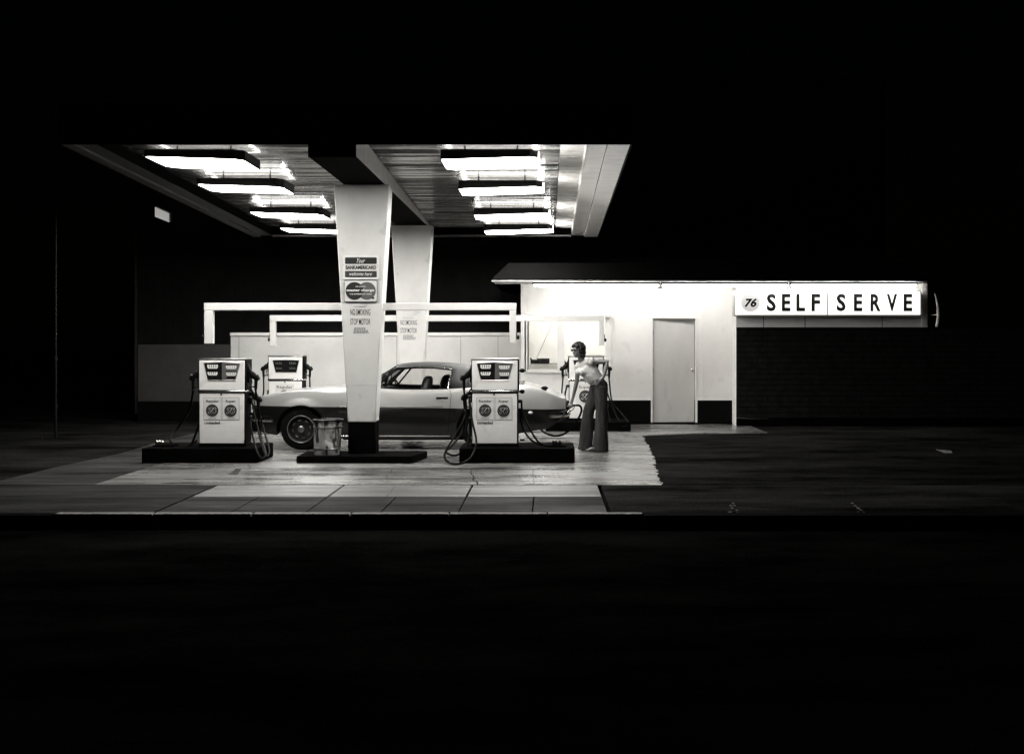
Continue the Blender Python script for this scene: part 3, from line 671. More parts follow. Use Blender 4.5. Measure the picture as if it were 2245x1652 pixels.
# dark side building far left + pole
m_ = MB(); m_.cyl((XX(122, 20), 20, 0), (XX(122, 20), 20, 4.2), .022, n=10)
for yy in (785, 890): z = ZZ(yy, 20); m_.cyl((XX(122, 20), 20, z - .03), (XX(122, 20), 20, z + .03), .032, n=10)
tag(m_.build('thin_pole', 'black_iron'), 'thin dark pole at the far left of the lot', 'pole')
m_ = MB(); m_.add([P(86, 967, 19.6), P(92, 962, 19.8), P(99, 964, 19.7), P(108, 966, 19.6), P(98, 969, 19.4)], [(0, 1, 2), (0, 2, 3, 4)])
ob = m_.build('litter_scrap', 'paper', smooth=False); ob.modifiers.new('s', 'SOLIDIFY').thickness = .01; tag(ob, 'small pale scrap of litter on the dark ground at far left', 'litter')
# floodlight box high on the neighbour wall
t = thing('wall_floodlight', 'small pale tilted metal lamp box high in the dark left of the canopy', 'lamp', P(356, 470, 26.3))
c_ = [P(340, 453.5, 26.0), P(371, 468, 26.4), P(371, 487.5, 26.4), P(340, 475, 26.0)]
m_ = MB(); m_.loft([c_, [p + Vector((.02, .12, .03)) for p in c_]]); m_.build('housing', 'door_paint', t, bevel=.01); m_ = MB(); m_.loft([[p + Vector((0, -.012, 0)) for p in c_], [p + Vector((0, -.002, 0)) for p in c_]]); m_.build('lamp_face', 'flood_glow', t, smooth=False)
m_ = MB(); m_.tube([P(356, 475, 26.3), P(358, 478, 26.6)], .03, 8); m_.build('bracket', 'black_iron', t)

# ------------------------------------------------------------------ station building
BY = 23.2; XL, XR = XX(1142, BY), XX(1614, 22.7)
t = thing('station_office', 'white walled station office with door, window and black base band', 'building', (3, BY, 0))
wx0, wx1, wz0, wz1 = XX(1153, BY), XX(1337, BY), ZZ(813, BY), ZZ(690, BY)
dx0, dx1, dz1 = XX(1431, BY), XX(1525, BY), ZZ(698, BY)
zT = 2.84; zD = ZZ(877, BY)
wl = MB()
for a, b, z0, z1 in ((XL, wx0, zD, zT), (wx0, wx1, zD, wz0), (wx0, wx1, wz1, zT), (wx1, dx0, zD, zT), (dx0, dx1, dz1, zT), (dx1, XR + .1, zD, zT)):
    wl.box((a, BY, z0), (b, BY + .14, z1))
wl.box((XL, BY + .141, 0), (XL + .12, BY + 4, zT)); wl.box((XL, BY + 4, 0), (XR, BY + 4.1, zT)); wl.box((XR - .1, BY + .141, 0), (XR, BY + 4, zT))
wl.build('wall', 'wall_paint', t, smooth=False)
dd = MB()
for a, b in ((XL, dx0), (dx1, XR + .1)): dd.box((a, BY + .003, .03), (b, BY + .139, zD - .001))
dd.build('base_band', 'black_paint', t, smooth=False)
MB().box((XL, BY - .05, 0), (XR + .1, BY + .14, .028)).build('foundation', 'island_black', t, smooth=False)
cc = MB()
for a, b in ((XL, XL + .10),): cc.box((a, BY - .02, .03), (b, BY - .001, zT))
cc.box((XX(1347, BY), BY - .006, zD), (XX(1349, BY), BY - .001, 2.4)); cc.box((XX(1540, BY), BY - .008, zD), (XX(1543, BY), BY - .001, 2.55)); cc.box((XX(1446, BY), BY - .006, 2.30), (XX(1447, BY), BY - .001, 2.75))
cc.build('corner_trim', 'wall_paint', t, smooth=False, bevel=.002)
# door
dq = MB(); dq.add([(dx0 + .01, BY + .045, .035), (dx1 - .01, BY + .132, .035), (dx1 - .01, BY + .168, .035), (dx0 + .01, BY + .081, .035), (dx0 + .01, BY + .045, dz1 - .01), (dx1 - .01, BY + .132, dz1 - .01), (dx1 - .01, BY + .168, dz1 - .01), (dx0 + .01, BY + .081, dz1 - .01)], [(0, 3, 2, 1), (4, 5, 6, 7), (0, 1, 5, 4), (1, 2, 6, 5), (2, 3, 7, 6), (3, 0, 4, 7)])
dr = dq.build('door', 'door_paint', t, smooth=False)
fr_ = MB(); w_ = .035
fr_.box((dx0 - w_, BY - .012, .03), (dx0 + .002, BY + .075, dz1 + w_)); fr_.box((dx1 - .002, BY - .012, .03), (dx1 + w_, BY + .075, dz1 + w_)); fr_.box((dx0 + .002, BY - .012, dz1 - .002), (dx1 - .002, BY + .075, dz1 + w_))
fr_.build('frame', 'wall_paint', dr, bevel=.003)
hg = MB()
for z_ in (.35, 1.05, 1.8): hg.cyl((dx0 + .012, BY + .036, z_ - .045), (dx0 + .012, BY + .036, z_ + .045), .008, n=8)
hg.build('hinges', 'steel', dr)
kn = MB(); k_ = P(1519, 811, BY + .03); kn.cyl((k_.x, BY + .128, k_.z), (k_.x, BY + .08, k_.z), .014, n=12); kn.ell((k_.x, BY + .065, k_.z), (.034, .026, .034)); kn.build('handle', 'chrome', dr)
# window
wf = MB()
wf.box((wx0 - .03, BY - .02, wz0 - .04), (wx1 + .03, BY + .02, wz0)); wf.box((wx0 - .03, BY - .02, wz1), (wx1 + .03, BY + .02, wz1 + .03))
wf.box((wx0 - .03, BY - .02, wz0), (wx0 + .03, BY + .06, wz1)); wf.box((wx1 - .09, BY - .02, wz0), (wx1 + .03, BY + .06, wz1))
mx0 = XX(1222, BY); wf.box((mx0, BY - .012, wz0), (mx0 + .14, BY + .06, wz1))
wf.box((wx0 + .031, BY + .0, wz0), (wx1 - .091, BY + .06, wz0 + .035))
wfo = wf.build('window', 'wall_paint', t, smooth=False, bevel=.004)
ic = MB(); ic.box((wx0 + .031, BY - .016, wz0 + .03), (wx0 + .05, BY + .02, wz1)); ic.build('inner_channel', 'low_wall_grey', wfo, smooth=False)
for a, b in ((wx0 + .03, mx0), (mx0 + .14, wx1 - .09)): MB().box((a, BY + .028, wz0 + .035), (b, BY + .032, wz1)).build('pane', 'glass', wfo, smooth=False)
wr = MB(); wr.tube([P(1214, 703, BY + .2), P(1176, 786, BY + .2)], .005, 6); wr.tube([P(1240, 703, BY + .2), P(1246, 735, BY + .22), P(1252, 770, BY + .2)], .004, 6); wr.build('blind_cord', 'print_mid', wfo)
bk = MB(); bk.box((XX(1326, BY), BY - .16, ZZ(696, BY)), (XX(1339, BY), BY - .02, ZZ(691, BY))); bk.box((XX(1336, BY), BY - .16, ZZ(712, BY)), (XX(1339, BY), BY - .13, ZZ(696.5, BY))); bk.build('awning_bracket', 'door_paint', wfo, smooth=False)
# room behind the window
rm = MB(); rm.box((XL + .13, BY + 1.6, 0), (2.2, BY + 1.66, zT)); rm.build('room_partition', 'wall_paint', t, smooth=False)
MB().box((XL + .13, BY + .15, 2.6), (2.2, BY + 1.59, 2.64)).build('room_ceiling', 'wall_paint', t, smooth=False)
MB().box((.1, BY + .7, 2.56), (1.5, BY + .9, 2.598)).build('room_lamp', 'room_tube', t, smooth=False)
ct = thing('counter', 'white counter inside the office window', 'counter', (.3, BY + .3, 0))
MB().box((XL + .14, BY + .15, 1.0), (1.3, BY + .6, 1.17)).build('worktop', 'wall_paint', ct, smooth=False, bevel=.005)
MB().box((XL + .2, BY + .3, 0), (1.2, BY + .55, .998)).build('cabinet', 'door_paint', ct, smooth=False)
rd = MB(); rd.box((XX(1177, BY + .2), BY + .2, 1.172), (XX(1205, BY + .2), BY + .4, 1.172 + .11)); rd.box((XX(1177, BY + .2), BY + .22, 1.172), (XX(1163, BY + .2), BY + .36, 1.26)); rd.tube([(XX(1168, BY + .3), BY + .3, 1.2), (XX(1163, BY + .3), BY + .3, 1.29)], .02, 8)
tag(rd.build('desk_radio', 'print_dark', bevel=.008), 'dark flat box on the counter behind the office window', 'radio')
rd = MB(); rd.box((XX(1206, BY + .2), BY + .22, 1.172), (XX(1226, BY + .2), BY + .34, 1.185)); rd.ell((XX(1236, BY + .25), BY + .28, 1.20), (.05, .05, .035)); rd.ell((XX(1244, BY + .25), BY + .28, 1.19), (.04, .03, .02))
tag(rd.build('counter_clutter', 'print_dark'), 'small dark items lying beside the box on the window counter', 'clutter')
# roof and eave
EY = 22.15; ez = ZZ(615, EY); ex0 = XX(1078, EY); ex1 = XX(2034, EY)
rf = MB(); rf.loft([[(ex0, EY, ez), (ex1, EY, ez), (ex1, BY + 4.3, ez), (ex0, BY + 4.3, ez)], [(ex0, EY, ez + .03), (ex1, EY, ez + .03), (ex1, BY + 4.3, ez + .03), (ex0, BY + 4.3, ez + .03)], [(ex0 + .30, EY + .45, ez + .36), (ex1 - .3, EY + .45, ez + .36), (ex1 - .3, BY + 4, ez + .36), (ex0 + .3, BY + 4, ez + .36)]])
ro = rf.build('roof', 'roof_dark', t, smooth=False)
MB().box((ex0 + .02, EY + .02, ez - .012), (ex1 - .02, BY - .001, ez - .002)).build('soffit', 'door_paint', ro, smooth=False)
MB().box((ex0, EY - .012, ez - .018), (ex1, EY + .019, ez + .008)).build('drip_edge', 'steel', ro, smooth=False)
# long tube lights
TY = 22.42
for i, (a, b) in enumerate(((1167, 1446), (1449, 1728), (1731, 2011))):
    lt = thing('tube_light', ['left', 'middle', 'right'][i] + ' length of fluorescent tube under the office eave' + [' beyond the window', ' over the door', ' above the big sign'][i], 'tube light', (XX((a + b) / 2, TY), TY, ZZ(622, TY)), 'fluorescent tubes under the eave')
    xa_, xb_ = XX(a, TY), XX(b, TY); zc_ = ZZ(626, TY)
    MB().box((xa_, TY - .045, zc_ + .028), (xb_, TY + .045, zc_ + .075)).build('channel', 'lamp_housing', lt, bevel=.004)
    MB().cyl((xa_ + .03, TY, zc_), (xb_ - .03, TY, zc_), .020, n=12).build('tube', 'tube_glow', lt)
    for xx_ in (xa_ + .012, xb_ - .03): MB().box((xx_, TY - .022, zc_ - .03), (xx_ + .018, TY + .022, zc_ + .034)).build('end_holder', 'black_iron', lt)
    if i: 
        k = MB(); k.box((xa_ - .06, TY - .03, zc_ - .05), (xa_ + .03, TY - .021, zc_ - .035)); k.box((xa_ - .025, TY - .03, zc_ - .036), (xa_ - .005, TY - .021, zc_ + .03)); k.build('clip', 'black_iron', lt)
# right-hand brick block
RY = 22.7
t2 = thing('service_bay_block', 'dark brick service bay front under the big lit sign', 'building', (6, RY, 0))
zb_ = ZZ(717, RY); xr_ = XX(2034, RY)
MB().box((XR, RY, zb_), (xr_, RY + 3, ez - .02)).build('upper_wall', 'wall_paint', t2, smooth=False)
MB().box((XR + .004, RY + .03, 0), (12.5, RY + 3, zb_ - .001)).build('brick_core', 'black_paint', t2, smooth=False)
MB().box((XR, RY + .004, .0), (XR + .003, RY + .49, zb_ - .001)).build('corner_face', 'wall_paint', t2, smooth=False)
courses(MB(), XR + .01, 11.5, RY + .03, .16, zb_ - .02, .40, .105, .014, .022).build('brick_facing', 'brick_dark', t2, smooth=False)
MB().box((XR + .008, RY - .03, 0), (12.5, RY + .028, .15)).build('plinth', 'island_black', t2, smooth=False)
kb = MB(); kb.tube([(XR + .0, RY - .05, .16), (XR + .25, RY - .08, .145), (XR + .6, RY - .07, .14)], .006, 6); kb.build('plinth_edge', 'steel', t2)
MB().box((XX(2022, RY - .05), RY - .06, zb_), (XX(2032, RY - .05), RY - .002, ez - .02)).build('end_post', 'wall_paint', t2, smooth=False)
j_ = MB()
for xx_ in (1674, 1765, 1934): j_.box((XX(xx_ - .8, RY), RY - .004, zb_), (XX(xx_ + .8, RY), RY - .0005, ZZ(692, RY)))
j_.build('panel_joints', 'print_dark', t2, smooth=False)
ar = MB(); ar.tube([P(2049, 642, 22.0), P(2053, 655, 22.0), P(2056, 672, 22.0), P(2057, 690, 22.0), P(2056, 703, 22.0), P(2053.5, 716, 22.0)], [.006, .016, .022, .026, .026, .024], 8)
ar.tube([P(2056, 690, 22.0), P(2040, 690, 22.68)], .006, 6)
tag(ar.build('bowed_pipe', 'wall_paint'), 'thin pale bowed pipe at the right end of the service bay', 'pipe')
# sign
SY = 22.45
t = thing('self_serve_sign', 'long white lit sign reading SELF SERVE under the right eave', 'sign', (XX(1815, SY), SY, 2.1))
sx0, sx1, sz0, sz1 = XX(1610, SY), XX(2018, SY), ZZ(690, SY), ZZ(639, SY); sm = XX(1814, SY)
MB().box((sx0 - .012, SY + .012, sz0 - .02), (sx1 + .012, SY + .22, sz1 + .012)).build('cabinet', 'door_paint', t, bevel=.004)
MB().box((sx0 + .02, SY, sz0 + .004), (sm - .008, SY + .011, sz1 - .004)).build('panel', 'sign_glow', t, smooth=False)
MB().box((sm + .008, SY, sz0 + .004), (sx1 - .004, SY + .011, sz1 - .004)).build('panel', 'sign_glow', t, smooth=False)
MB().box((sm - .0075, SY - .006, sz0 + .004), (sm + .0075, SY + .011, sz1 - .004)).build('divider', 'print_mid', t, smooth=False)
for ch, a, b in (('S', 1681, 1701), ('E', 1714, 1733), ('L', 1746, 1765), ('F', 1779, 1798), ('S', 1834, 1854), ('E', 1872, 1890.6), ('R', 1908.5, 1931), ('V', 1944, 1967), ('E', 1981, 2000)):
    text('letter', ch, ((XX(a, SY) + XX(b, SY)) / 2, SY - .003, ZZ(663, SY)), XX(b, SY) - XX(a, SY), ZZ(644, SY) - ZZ(682.3, SY), 'print_dark', t, bold=.034, depth=.002)
disc(MB(), XX(1645, SY), ZZ(663, SY), .18, SY - .004, SY - .001, 48).build('logo_disc', 'sign_disc', t, smooth=False)
text('logo_number', '76', (XX(1645.5, SY), SY - .008, ZZ(663, SY)), .25, .19, 'sign_white', t, shear=.25, bold=.07) if False else None
text('logo_number', '76', (XX(1645.5, SY), SY - .010, ZZ(663.5, SY)), .232, .165, 'black_paint', t, shear=.25, bold=.04)

exec_car = True
# ------------------------------------------------------------------ car
YC = 18.5
car = thing('parked_car', 'two-tone fastback coupe with dark vinyl roof being refuelled', 'car', (-2.1, YC, 0))
def interp(x, tab):
    if x <= tab[0][0]: return tab[0][1]
    for (a, va), (b, vb) in zip(tab, tab[1:]):
        if x <= b:
            t = (x - a) / (b - a); return va + (vb - va) * t
    return tab[-1][1]
def sm_i(x, tab):      # smooth interpolation by averaging
    return sum(interp(x + d, tab) for d in (-.10, -.05, 0, .05, .10)) / 5
XN, XT = -4.42, .275
FW, RW = -3.66, -.98
shoulder = [(XN, .74), (-4.3, .80), (-3.98, .862), (-3.5, .893), (-2.97, .918), (-2.54, .925), (-2.2, .90), (-1.5, .90), (-1.1, .93), (-.6, .945), (-.34, .968), (0, .868), (.18, .79), (XT, .75)]
centre = [(XN, .72), (-4.3, .79), (-3.98, .865), (-3.5, .90), (-2.97, .935), (-2.6, .95), (-2.0, .95), (-.5, .96), (-.34, .968), (0, .862), (.18, .785), (XT, .75)]
hwid = [(XN, .62), (-4.36, .74), (-4.2, .83), (-3.9, .885), (-3.5, .90), (-2.5, .875), (-1.6, .885), (-1.0, .90), (-.4, .89), (0, .85), (.18, .79), (XT, .70)]
lowest = [(XN, .42), (-4.3, .26), (-4.1, .22), (-3.2, .165), (-1.4, .165), (-.45, .24), (-.1, .30), (.08, .36), (.2, .47), (XT, .58)]
def zbot(x):
    z = interp(x, lowest)
    for c in (FW, RW):
        d = abs(x - c); R = .375
        if d < R: z = max(z, .293 + math.sqrt(R * R - d * d) * 1.0)
    return z
xs = set(XN + (XT - XN) * i / 80 for i in range(81))
for c in (FW, RW):
    for k in range(25): xs.add(c - .375 * math.cos(math.pi * k / 24))
    xs.add(c - .3755); xs.add(c + .3755)
XD0, XD1 = -2.56, -1.45
xs |= {XD0, XD1, -2.62, -.36, -2.45}
xs = sorted(xs); xs = [x for i, x in enumerate(xs) if i == 0 or x - xs[i - 1] > .0004]
TS = [0, .06, .16, .3, .42, .52, .60, .68, .76, .84, .90, .95]
def section(x):
    hw, zs, zc, zb = sm_i(x, hwid), sm_i(x, shoulder), sm_i(x, centre), zbot(x)
    lo = max(interp(x, lowest), .165); p = [(0, lo + .03), (.58, lo + .03), (.58, zb + .02)]
    for t in TS:
        z = zb + (zs - zb) * t
        u = (z - .60) / .36
        v = hw * (1 - .075 * max(0, u) ** 2 - .05 * min(0, u) ** 2) - (.012 * math.exp(-((z - .60) / .03) ** 2) if 0 else 0)
        for c in (FW, RW):      # small flare round the arches
            d = math.hypot(x - c, z - .293)
            if d < .50 and z > .3: v += .022 * max(0, 1 - abs(d - .385) / .10)
        p.append((v, z))
    vt = p[-1][0]
    p += [(vt - .018, zs - .008), (vt - .045, zs), (vt - .09, zs + .001)]
    for k in (.8, .6, .4, .2, 0):
        v = (vt - .09) * k; p.append((v, zc + (zs - zc) * k ** 2.2))
    return p
secs = [section(x) for x in xs]; NS = len(secs[0])
JS0, JS1 = 3, 3 + len(TS) + 1           # side rows
parts = {k: MB() for k in ('body', 'door_near', 'door_far', 'bonnet', 'boot_lid')}
def put(k, q): parts[k].add(q, [(0, 1, 2, 3)])
for i in range(len(xs) - 1):
    xm = (xs[i] + xs[i + 1]) / 2
    for j in range(NS - 1):
        for sg in (-1, 1):
            q = [Vector((xs[a], YC + sg * secs[a][b][0], secs[a][b][1])) for a, b in ((i, j), (i + 1, j), (i + 1, j + 1), (i, j + 1))]
            if j >= NS - 6 and -2.62 < xm < -.36: continue
            if XD0 < xm < XD1 and JS0 + 1 <= j < NS - 7: k = 'door_near' if sg < 0 else 'door_far'
            elif j >= NS - 6 and -4.25 < xm < -2.62: k = 'bonnet'
            elif j >= NS - 6 and -.36 < xm < .12: k = 'boot_lid'
            else: k = 'body'
            put(k, q)
import bmesh
for k, mb in parts.items():
    if k == 'body':
        for idx in (0, -1):
            r = [Vector((xs[idx], YC - v, z)) for v, z in secs[idx]] + [Vector((xs[idx], YC + v, z)) for v, z in secs[idx][::-1]]
            mb.add(r, [tuple(range(len(r)))])
    ob = mb.build({'door_near': 'door', 'door_far': 'door'}.get(k, k), 'car_paint', car, angle=60)
    b = bmesh.new(); b.from_mesh(ob.data); bmesh.ops.remove_doubles(b, verts=b.verts, dist=.0006); bmesh.ops.recalc_face_normals(b, faces=b.faces); b.to_mesh(ob.data); b.free()
    for p_ in ob.data.polygons: p_.use_smooth = True
    ob.data.set_sharp_from_angle(angle=math.radians(50))
    if k == 'door_near': nd = ob
    if k == 'body': body = ob
def skin(x, z, sg=-1, off=.002):
    s_ = section(x); best = None
    for (v0, z0), (v1, z1) in zip(s_[3:], s_[4:]):
        if z0 <= z <= z1 + 1e-6 and z1 > z0: best = v0 + (v1 - v0) * (z - z0) / (z1 - z0)
    return Vector((x, YC + sg * ((best or s_[3][0]) + off), z))
def seam(pts, r=.0035): return MB().tube([skin(x, z) for x, z in pts], r, 6)
s_ = seam([(XD1 + .0, .885), (XD1 + .02, .82), (XD1 + .012, .70), (XD1, .6), (XD1 - .01, .45), (XD1 - .03, .24)]); s_.build('door_gap', 'black_paint', nd)
MB().tube([skin(x, .645 + .0) for x in [XN + .35 + i * (4.2 / 40) for i in range(41)] if abs(x - FW) > .46 and abs(x - RW) > .46 and x > -3.2 and x < -1.45], .004, 6).build('side_moulding', 'chrome', body)
MB().tube([skin(x, .205, off=.004) for x in [-3.2 + i * .05 for i in range(36)]], .007, 6).build('sill_strip', 'chrome', body)
hd = MB(); a = skin(XX(956, 17.62), .772, off=.004); b_ = skin(XX(982, 17.62), .775, off=.004); hd.box((a.x, a.y - .006, a.z - .014), (b_.x, b_.y + .01, b_.z + .012)); hd.build('handle', 'black_iron', nd, bevel=.005)
lk = MB(); q = skin(XX(969, 17.62), .735); lk.ell(q, (.012, .006, .012)); lk.build('lock', 'chrome', nd)
mk = MB(); q = skin(XX(1163, 17.66), .555, off=.002)
mk.ell(q, (.035, .012, .02)); mk.build('side_marker', 'card', body)
fl = MB(); q = skin(-.30, .93, off=-.09)
# script badge on the front wing
text('badge', 'Camaro', (skin(-3.02, .58).x, skin(-3.02, .58).y - .003, .57), .16, .03, 'print_mid', body, shear=.5)
# rear end: tail lamps, bumper, filler, small spoiler
tl = MB()
for sg in (-1, 1):
    for k in range(2):
        c = (XT + .012, YC + sg * (.56 - .24 * k), .665); tl.ell(c, (.02, .085, .055))
tl.build('tail_lamp', 'print_mid', body)
bp = MB(); path = [(XT - .25, YC - .86, .52), (XT - .10, YC - .83, .525), (XT + .0, YC - .76, .53), (XT + .045, YC - .55, .53), (XT + .06, YC, .53), (XT + .045, YC + .55, .53), (XT, YC + .76, .53), (XT - .25, YC + .86, .52)]
pts = smoothpath(path, 5); bp.loft([[p + Vector((0, 0, -.045)), p + Vector((.022, 0, -.03)), p + Vector((.03, 0, .0)), p + Vector((.02, 0, .035)), p + Vector((0, 0, .045)), p + Vector((-.02, 0, 0))] for p in pts]); bp.build('rear_bumper', 'chrome', body, angle=60)
bp = MB(); path = [(XN + .35, YC - .85, .46), (XN + .12, YC - .78, .46), (XN - .01, YC - .6, .46), (XN - .04, YC, .46), (XN - .01, YC + .6, .46), (XN + .12, YC + .78, .46), (XN + .35, YC + .85, .46)]
pts = smoothpath(path, 5); bp.loft([[p + Vector((0, 0, -.045)), p + Vector((-.025, 0, -.03)), p + Vector((-.03, 0, .0)), p + Vector((-.02, 0, .035)), p + Vector((0, 0, .045)), p + Vector((.02, 0, 0))] for p in pts]); bp.build('front_bumper', 'chrome', body, angle=60)
gr = MB(); gr.box((XN - .006, YC - .32, .50), (XN + .002, YC + .32, .68)); gr.build('grille', 'black_paint', body)
for sg in (-1, 1):
    h_ = MB(); h_.ell((XN + .03, YC + sg * .50, .63), (.06, .085, .085)); h_.build('headlight', 'chrome', body)
    v_ = MB(); v_.ell((XN + .03, YC + sg * .36, .45), (.03, .05, .03)); v_.build('parking_lamp', 'card', body)
fc = MB(); c = P(1194, 850, 17.85); fc.ell(c, (.055, .05, .028)); fc.cyl((c.x, c.y, c.z - .08), c, .03, n=12); fc.build('deck_cap', 'black_paint', body)
bb = MB(); bb.box((-3.1, YC - .5, .12), (-.5, YC + .5, .2)); bb.build('underbody', 'black_paint', body)
# wheels
for wx in (FW, RW):
    for sg in (-1, 1):
        yc = YC + sg * .775
        wh = bpy.data.objects.new('wheel', None); C.objects.link(wh); wh.parent = car; wh.location = Vector((wx, yc, .31)) - car.location
        yo = yc + sg * .105; c = (wx, 0, .31)
        ty = MB(); ty.lathe((wx, yc, .31), [(.20, -sg * .10), (.27, -sg * .11), (.305, -sg * .095), (.31, 0), (.305, sg * .095), (.27, sg * .112), (.205, sg * .10), (.19, sg * .04), (.18, -sg * .02)], 48, 'Y', False); ty.build('tyre', 'tyre', wh, angle=60)
        rm = MB(); rm.lathe((wx, yc, .31), [(.206, sg * .098), (.206, sg * .108), (.198, sg * .112), (.190, sg * .106), (.182, sg * .06), (.172, sg * .045), (.10, sg * .055), (.02, sg * .053), (.001, sg * .053)], 48, 'Y', False); rm.build('rim', 'rim', wh, angle=40)
        rg = MB(); rr = [(wx + .2 * math.cos(a), yo + sg * .006, .31 + .2 * math.sin(a)) for a in [2 * math.pi * k / 48 for k in range(49)]]; rg.tube(rr, .006, 6, cap=False); rg.build('trim_ring', 'bright_metal', wh)
        sp = MB()
        for k in range(8):
            a = 2 * math.pi * k / 8 + .2; d = Vector((math.cos(a), 0, math.sin(a))); pp = Vector((-d.z, 0, d.x)); yy = yc + sg * .068
            sp.tube([Vector((wx, yy, .31)) + d * .128 - pp * .022, Vector((wx, yy, .31)) + d * .133, Vector((wx, yy, .31)) + d * .128 + pp * .022], .010, 6)
        sp.build('slot_ring', 'bright_metal', wh)
        hb = MB(); hb.lathe((wx, yo - sg * .02, .31), [(.05, 0), (.048, sg * .022), (.03, sg * .032), (.001, sg * .034)], 20, 'Y'); hb.build('hub_cap', 'steel', wh)
# greenhouse
BV = .80
roofc = [(-2.30, 1.262), (-2.15, 1.285), (-1.9, 1.298), (-1.55, 1.292), (-1.2, 1.245), (-.9, 1.16), (-.6, 1.05), (-.36, .965)]
rx = [-2.30, -2.22, -2.1, -1.95, -1.8, -1.65, -1.5, -1.45, -1.35, -1.2, -1.05, -.95, -.85, -.7, -.55, -.45, -.36]
def rsec(x):
    zc = sm_i(x, roofc) if x > -2.25 else interp(x, roofc); tt = max(0, (x + 1.45) / 1.09)
    rv = .575 + .02 * tt; zr = zc - .055 - (0.02 if x < -1.4 else .02 + .06 * tt)
    bz = max(.90 + .02, interp(x, shoulder)); zr = max(zr, bz + .01)
    return [(0, zc), (.25, zc - .006), (.42, zc - .020), (.52, zc - .038 if zc - .038 > zr else (zc + zr) / 2), (rv, zr), ((rv + BV) / 2 + .015, (zr + bz) / 2 + .01), (BV, bz - .02)]
rs = [rsec(x) for x in rx]; roof = MB(); back = MB()
for i in range(len(rx) - 1):
    xm = (rx[i] + rx[i + 1]) / 2
    for j in range(6):
        for sg in (-1, 1):
            q = [Vector((rx[a], YC + sg * rs[a][b][0], rs[a][b][1])) for a, b in ((i, j), (i + 1, j), (i + 1, j + 1), (i, j + 1))]
            if j >= 4 and xm < -1.45: continue
            (back if (j < 3 and xm > -.95) else roof).add(q, [(0, 1, 2, 3)])
for mb, nm, mt in ((roof, 'vinyl_roof', 'vinyl'), (back, 'rear_window', 'glass')):
    ob = mb.build(nm, mt, car, angle=60)
    b = bmesh.new(); b.from_mesh(ob.data); bmesh.ops.remove_doubles(b, verts=b.verts, dist=.0006); bmesh.ops.recalc_face_normals(b, faces=b.faces); b.to_mesh(ob.data); b.free()
    for p_ in ob.data.polygons: p_.use_smooth = True
    if nm == 'vinyl_roof': sd_ = ob.modifiers.new('s', 'SOLIDIFY'); sd_.thickness = .018; sd_.offset = -1
# windscreen
ws = MB(); rows = []
for t_ in [i / 6 for i in range(7)]:
    row = []
    for u in [-1 + i / 4 for i in range(9)]:
        xb_ = -2.84 + .27 * u * u; xt_ = -2.33 + .05 * u * u
        hb_, ht_ = .79, .565
        row.append(Vector((xb_ + (xt_ - xb_) * t_, YC + u * (hb_ + (ht_ - hb_) * t_), .93 + (1.255 - .05 * u * u - .93) * (t_ ** .92))))
    rows.append(row)
ws.loft(rows, closed=False); ws.build('windscreen', 'glass', car)
MB().loft([[p + Vector((0, 0, 0)) for p in rows[0]], [p + Vector((-.06, 0, -.02)) for p in rows[0]], [p + Vector((-.06, 0, -.05)) for p in rows[0]], [p + Vector((.3, 0, -.05)) for p in rows[0]]], closed=False).build('cowl', 'black_paint', car)
for sg in (-1, 1):
    ap_ = MB(); pb, pt = Vector((-2.57, YC + sg * .80, .915)), Vector((-2.27, YC + sg * .585, 1.205))
    ap_.tube([pb, pb.lerp(pt, .5) + Vector((0, 0, .012)), pt], [.026, .022, .02], 8)
    ap_.tube([pt, Vector((-2.0, YC + sg * .60, 1.222)), Vector((-1.7, YC + sg * .60, 1.215)), Vector((-1.44, YC + sg * .60, 1.185))], [.018, .016, .015, .014], 8)
    ap_.build('pillar', 'black_paint', car)
    ch = MB(); ch.tube([pt + Vector((-.01, sg * .022, .012)), Vector((-2.0, YC + sg * .622, 1.235)), Vector((-1.7, YC + sg * .622, 1.228)), Vector((-1.42, YC + sg * .622, 1.193))], .006, 6)
    ch.tube([Vector((-1.42, YC + sg * .622, 1.193)), Vector((-1.47, YC + sg * .73, 1.03)), Vector((-1.48, YC + sg * .812, .91))], .009, 6); ch.build('drip_rail', 'chrome', car)
    gls = MB(); gls.add([Vector((-2.50, YC + sg * .795, .905)), Vector((-1.47, YC + sg * .795, .905)), Vector((-1.44, YC + sg * .60, 1.185)), Vector((-1.7, YC + sg * .60, 1.21)), Vector((-2.25, YC + sg * .59, 1.205))], [(0, 1, 2, 3, 4)]); gls.build('side_window', 'glass', car, smooth=False)
    bl = MB(); bl.tube([Vector((-2.56, YC + sg * .80, .915)), Vector((-2.2, YC + sg * .80, .898)), Vector((-1.6, YC + sg * .80, .895)), Vector((-1.47, YC + sg * .80, .91))], .016, 8); bl.build('window_seal', 'black_paint', car)
    # front quarter darkness: thick inner frame of the vent area
    vf = MB(); vf.tube([Vector((-2.43, YC + sg * .785, .915)), Vector((-2.19, YC + sg * .605, 1.19))], .014, 8); vf.build('window_frame', 'black_paint', car)
mr = MB(); p = P(833, 845, 17.5); mr.ell(p, (.045, .035, .03)); mr.tube([p, p + Vector((.02, .12, -.04))], .012, 6); mr.build('side_mirror', 'black_iron', car)
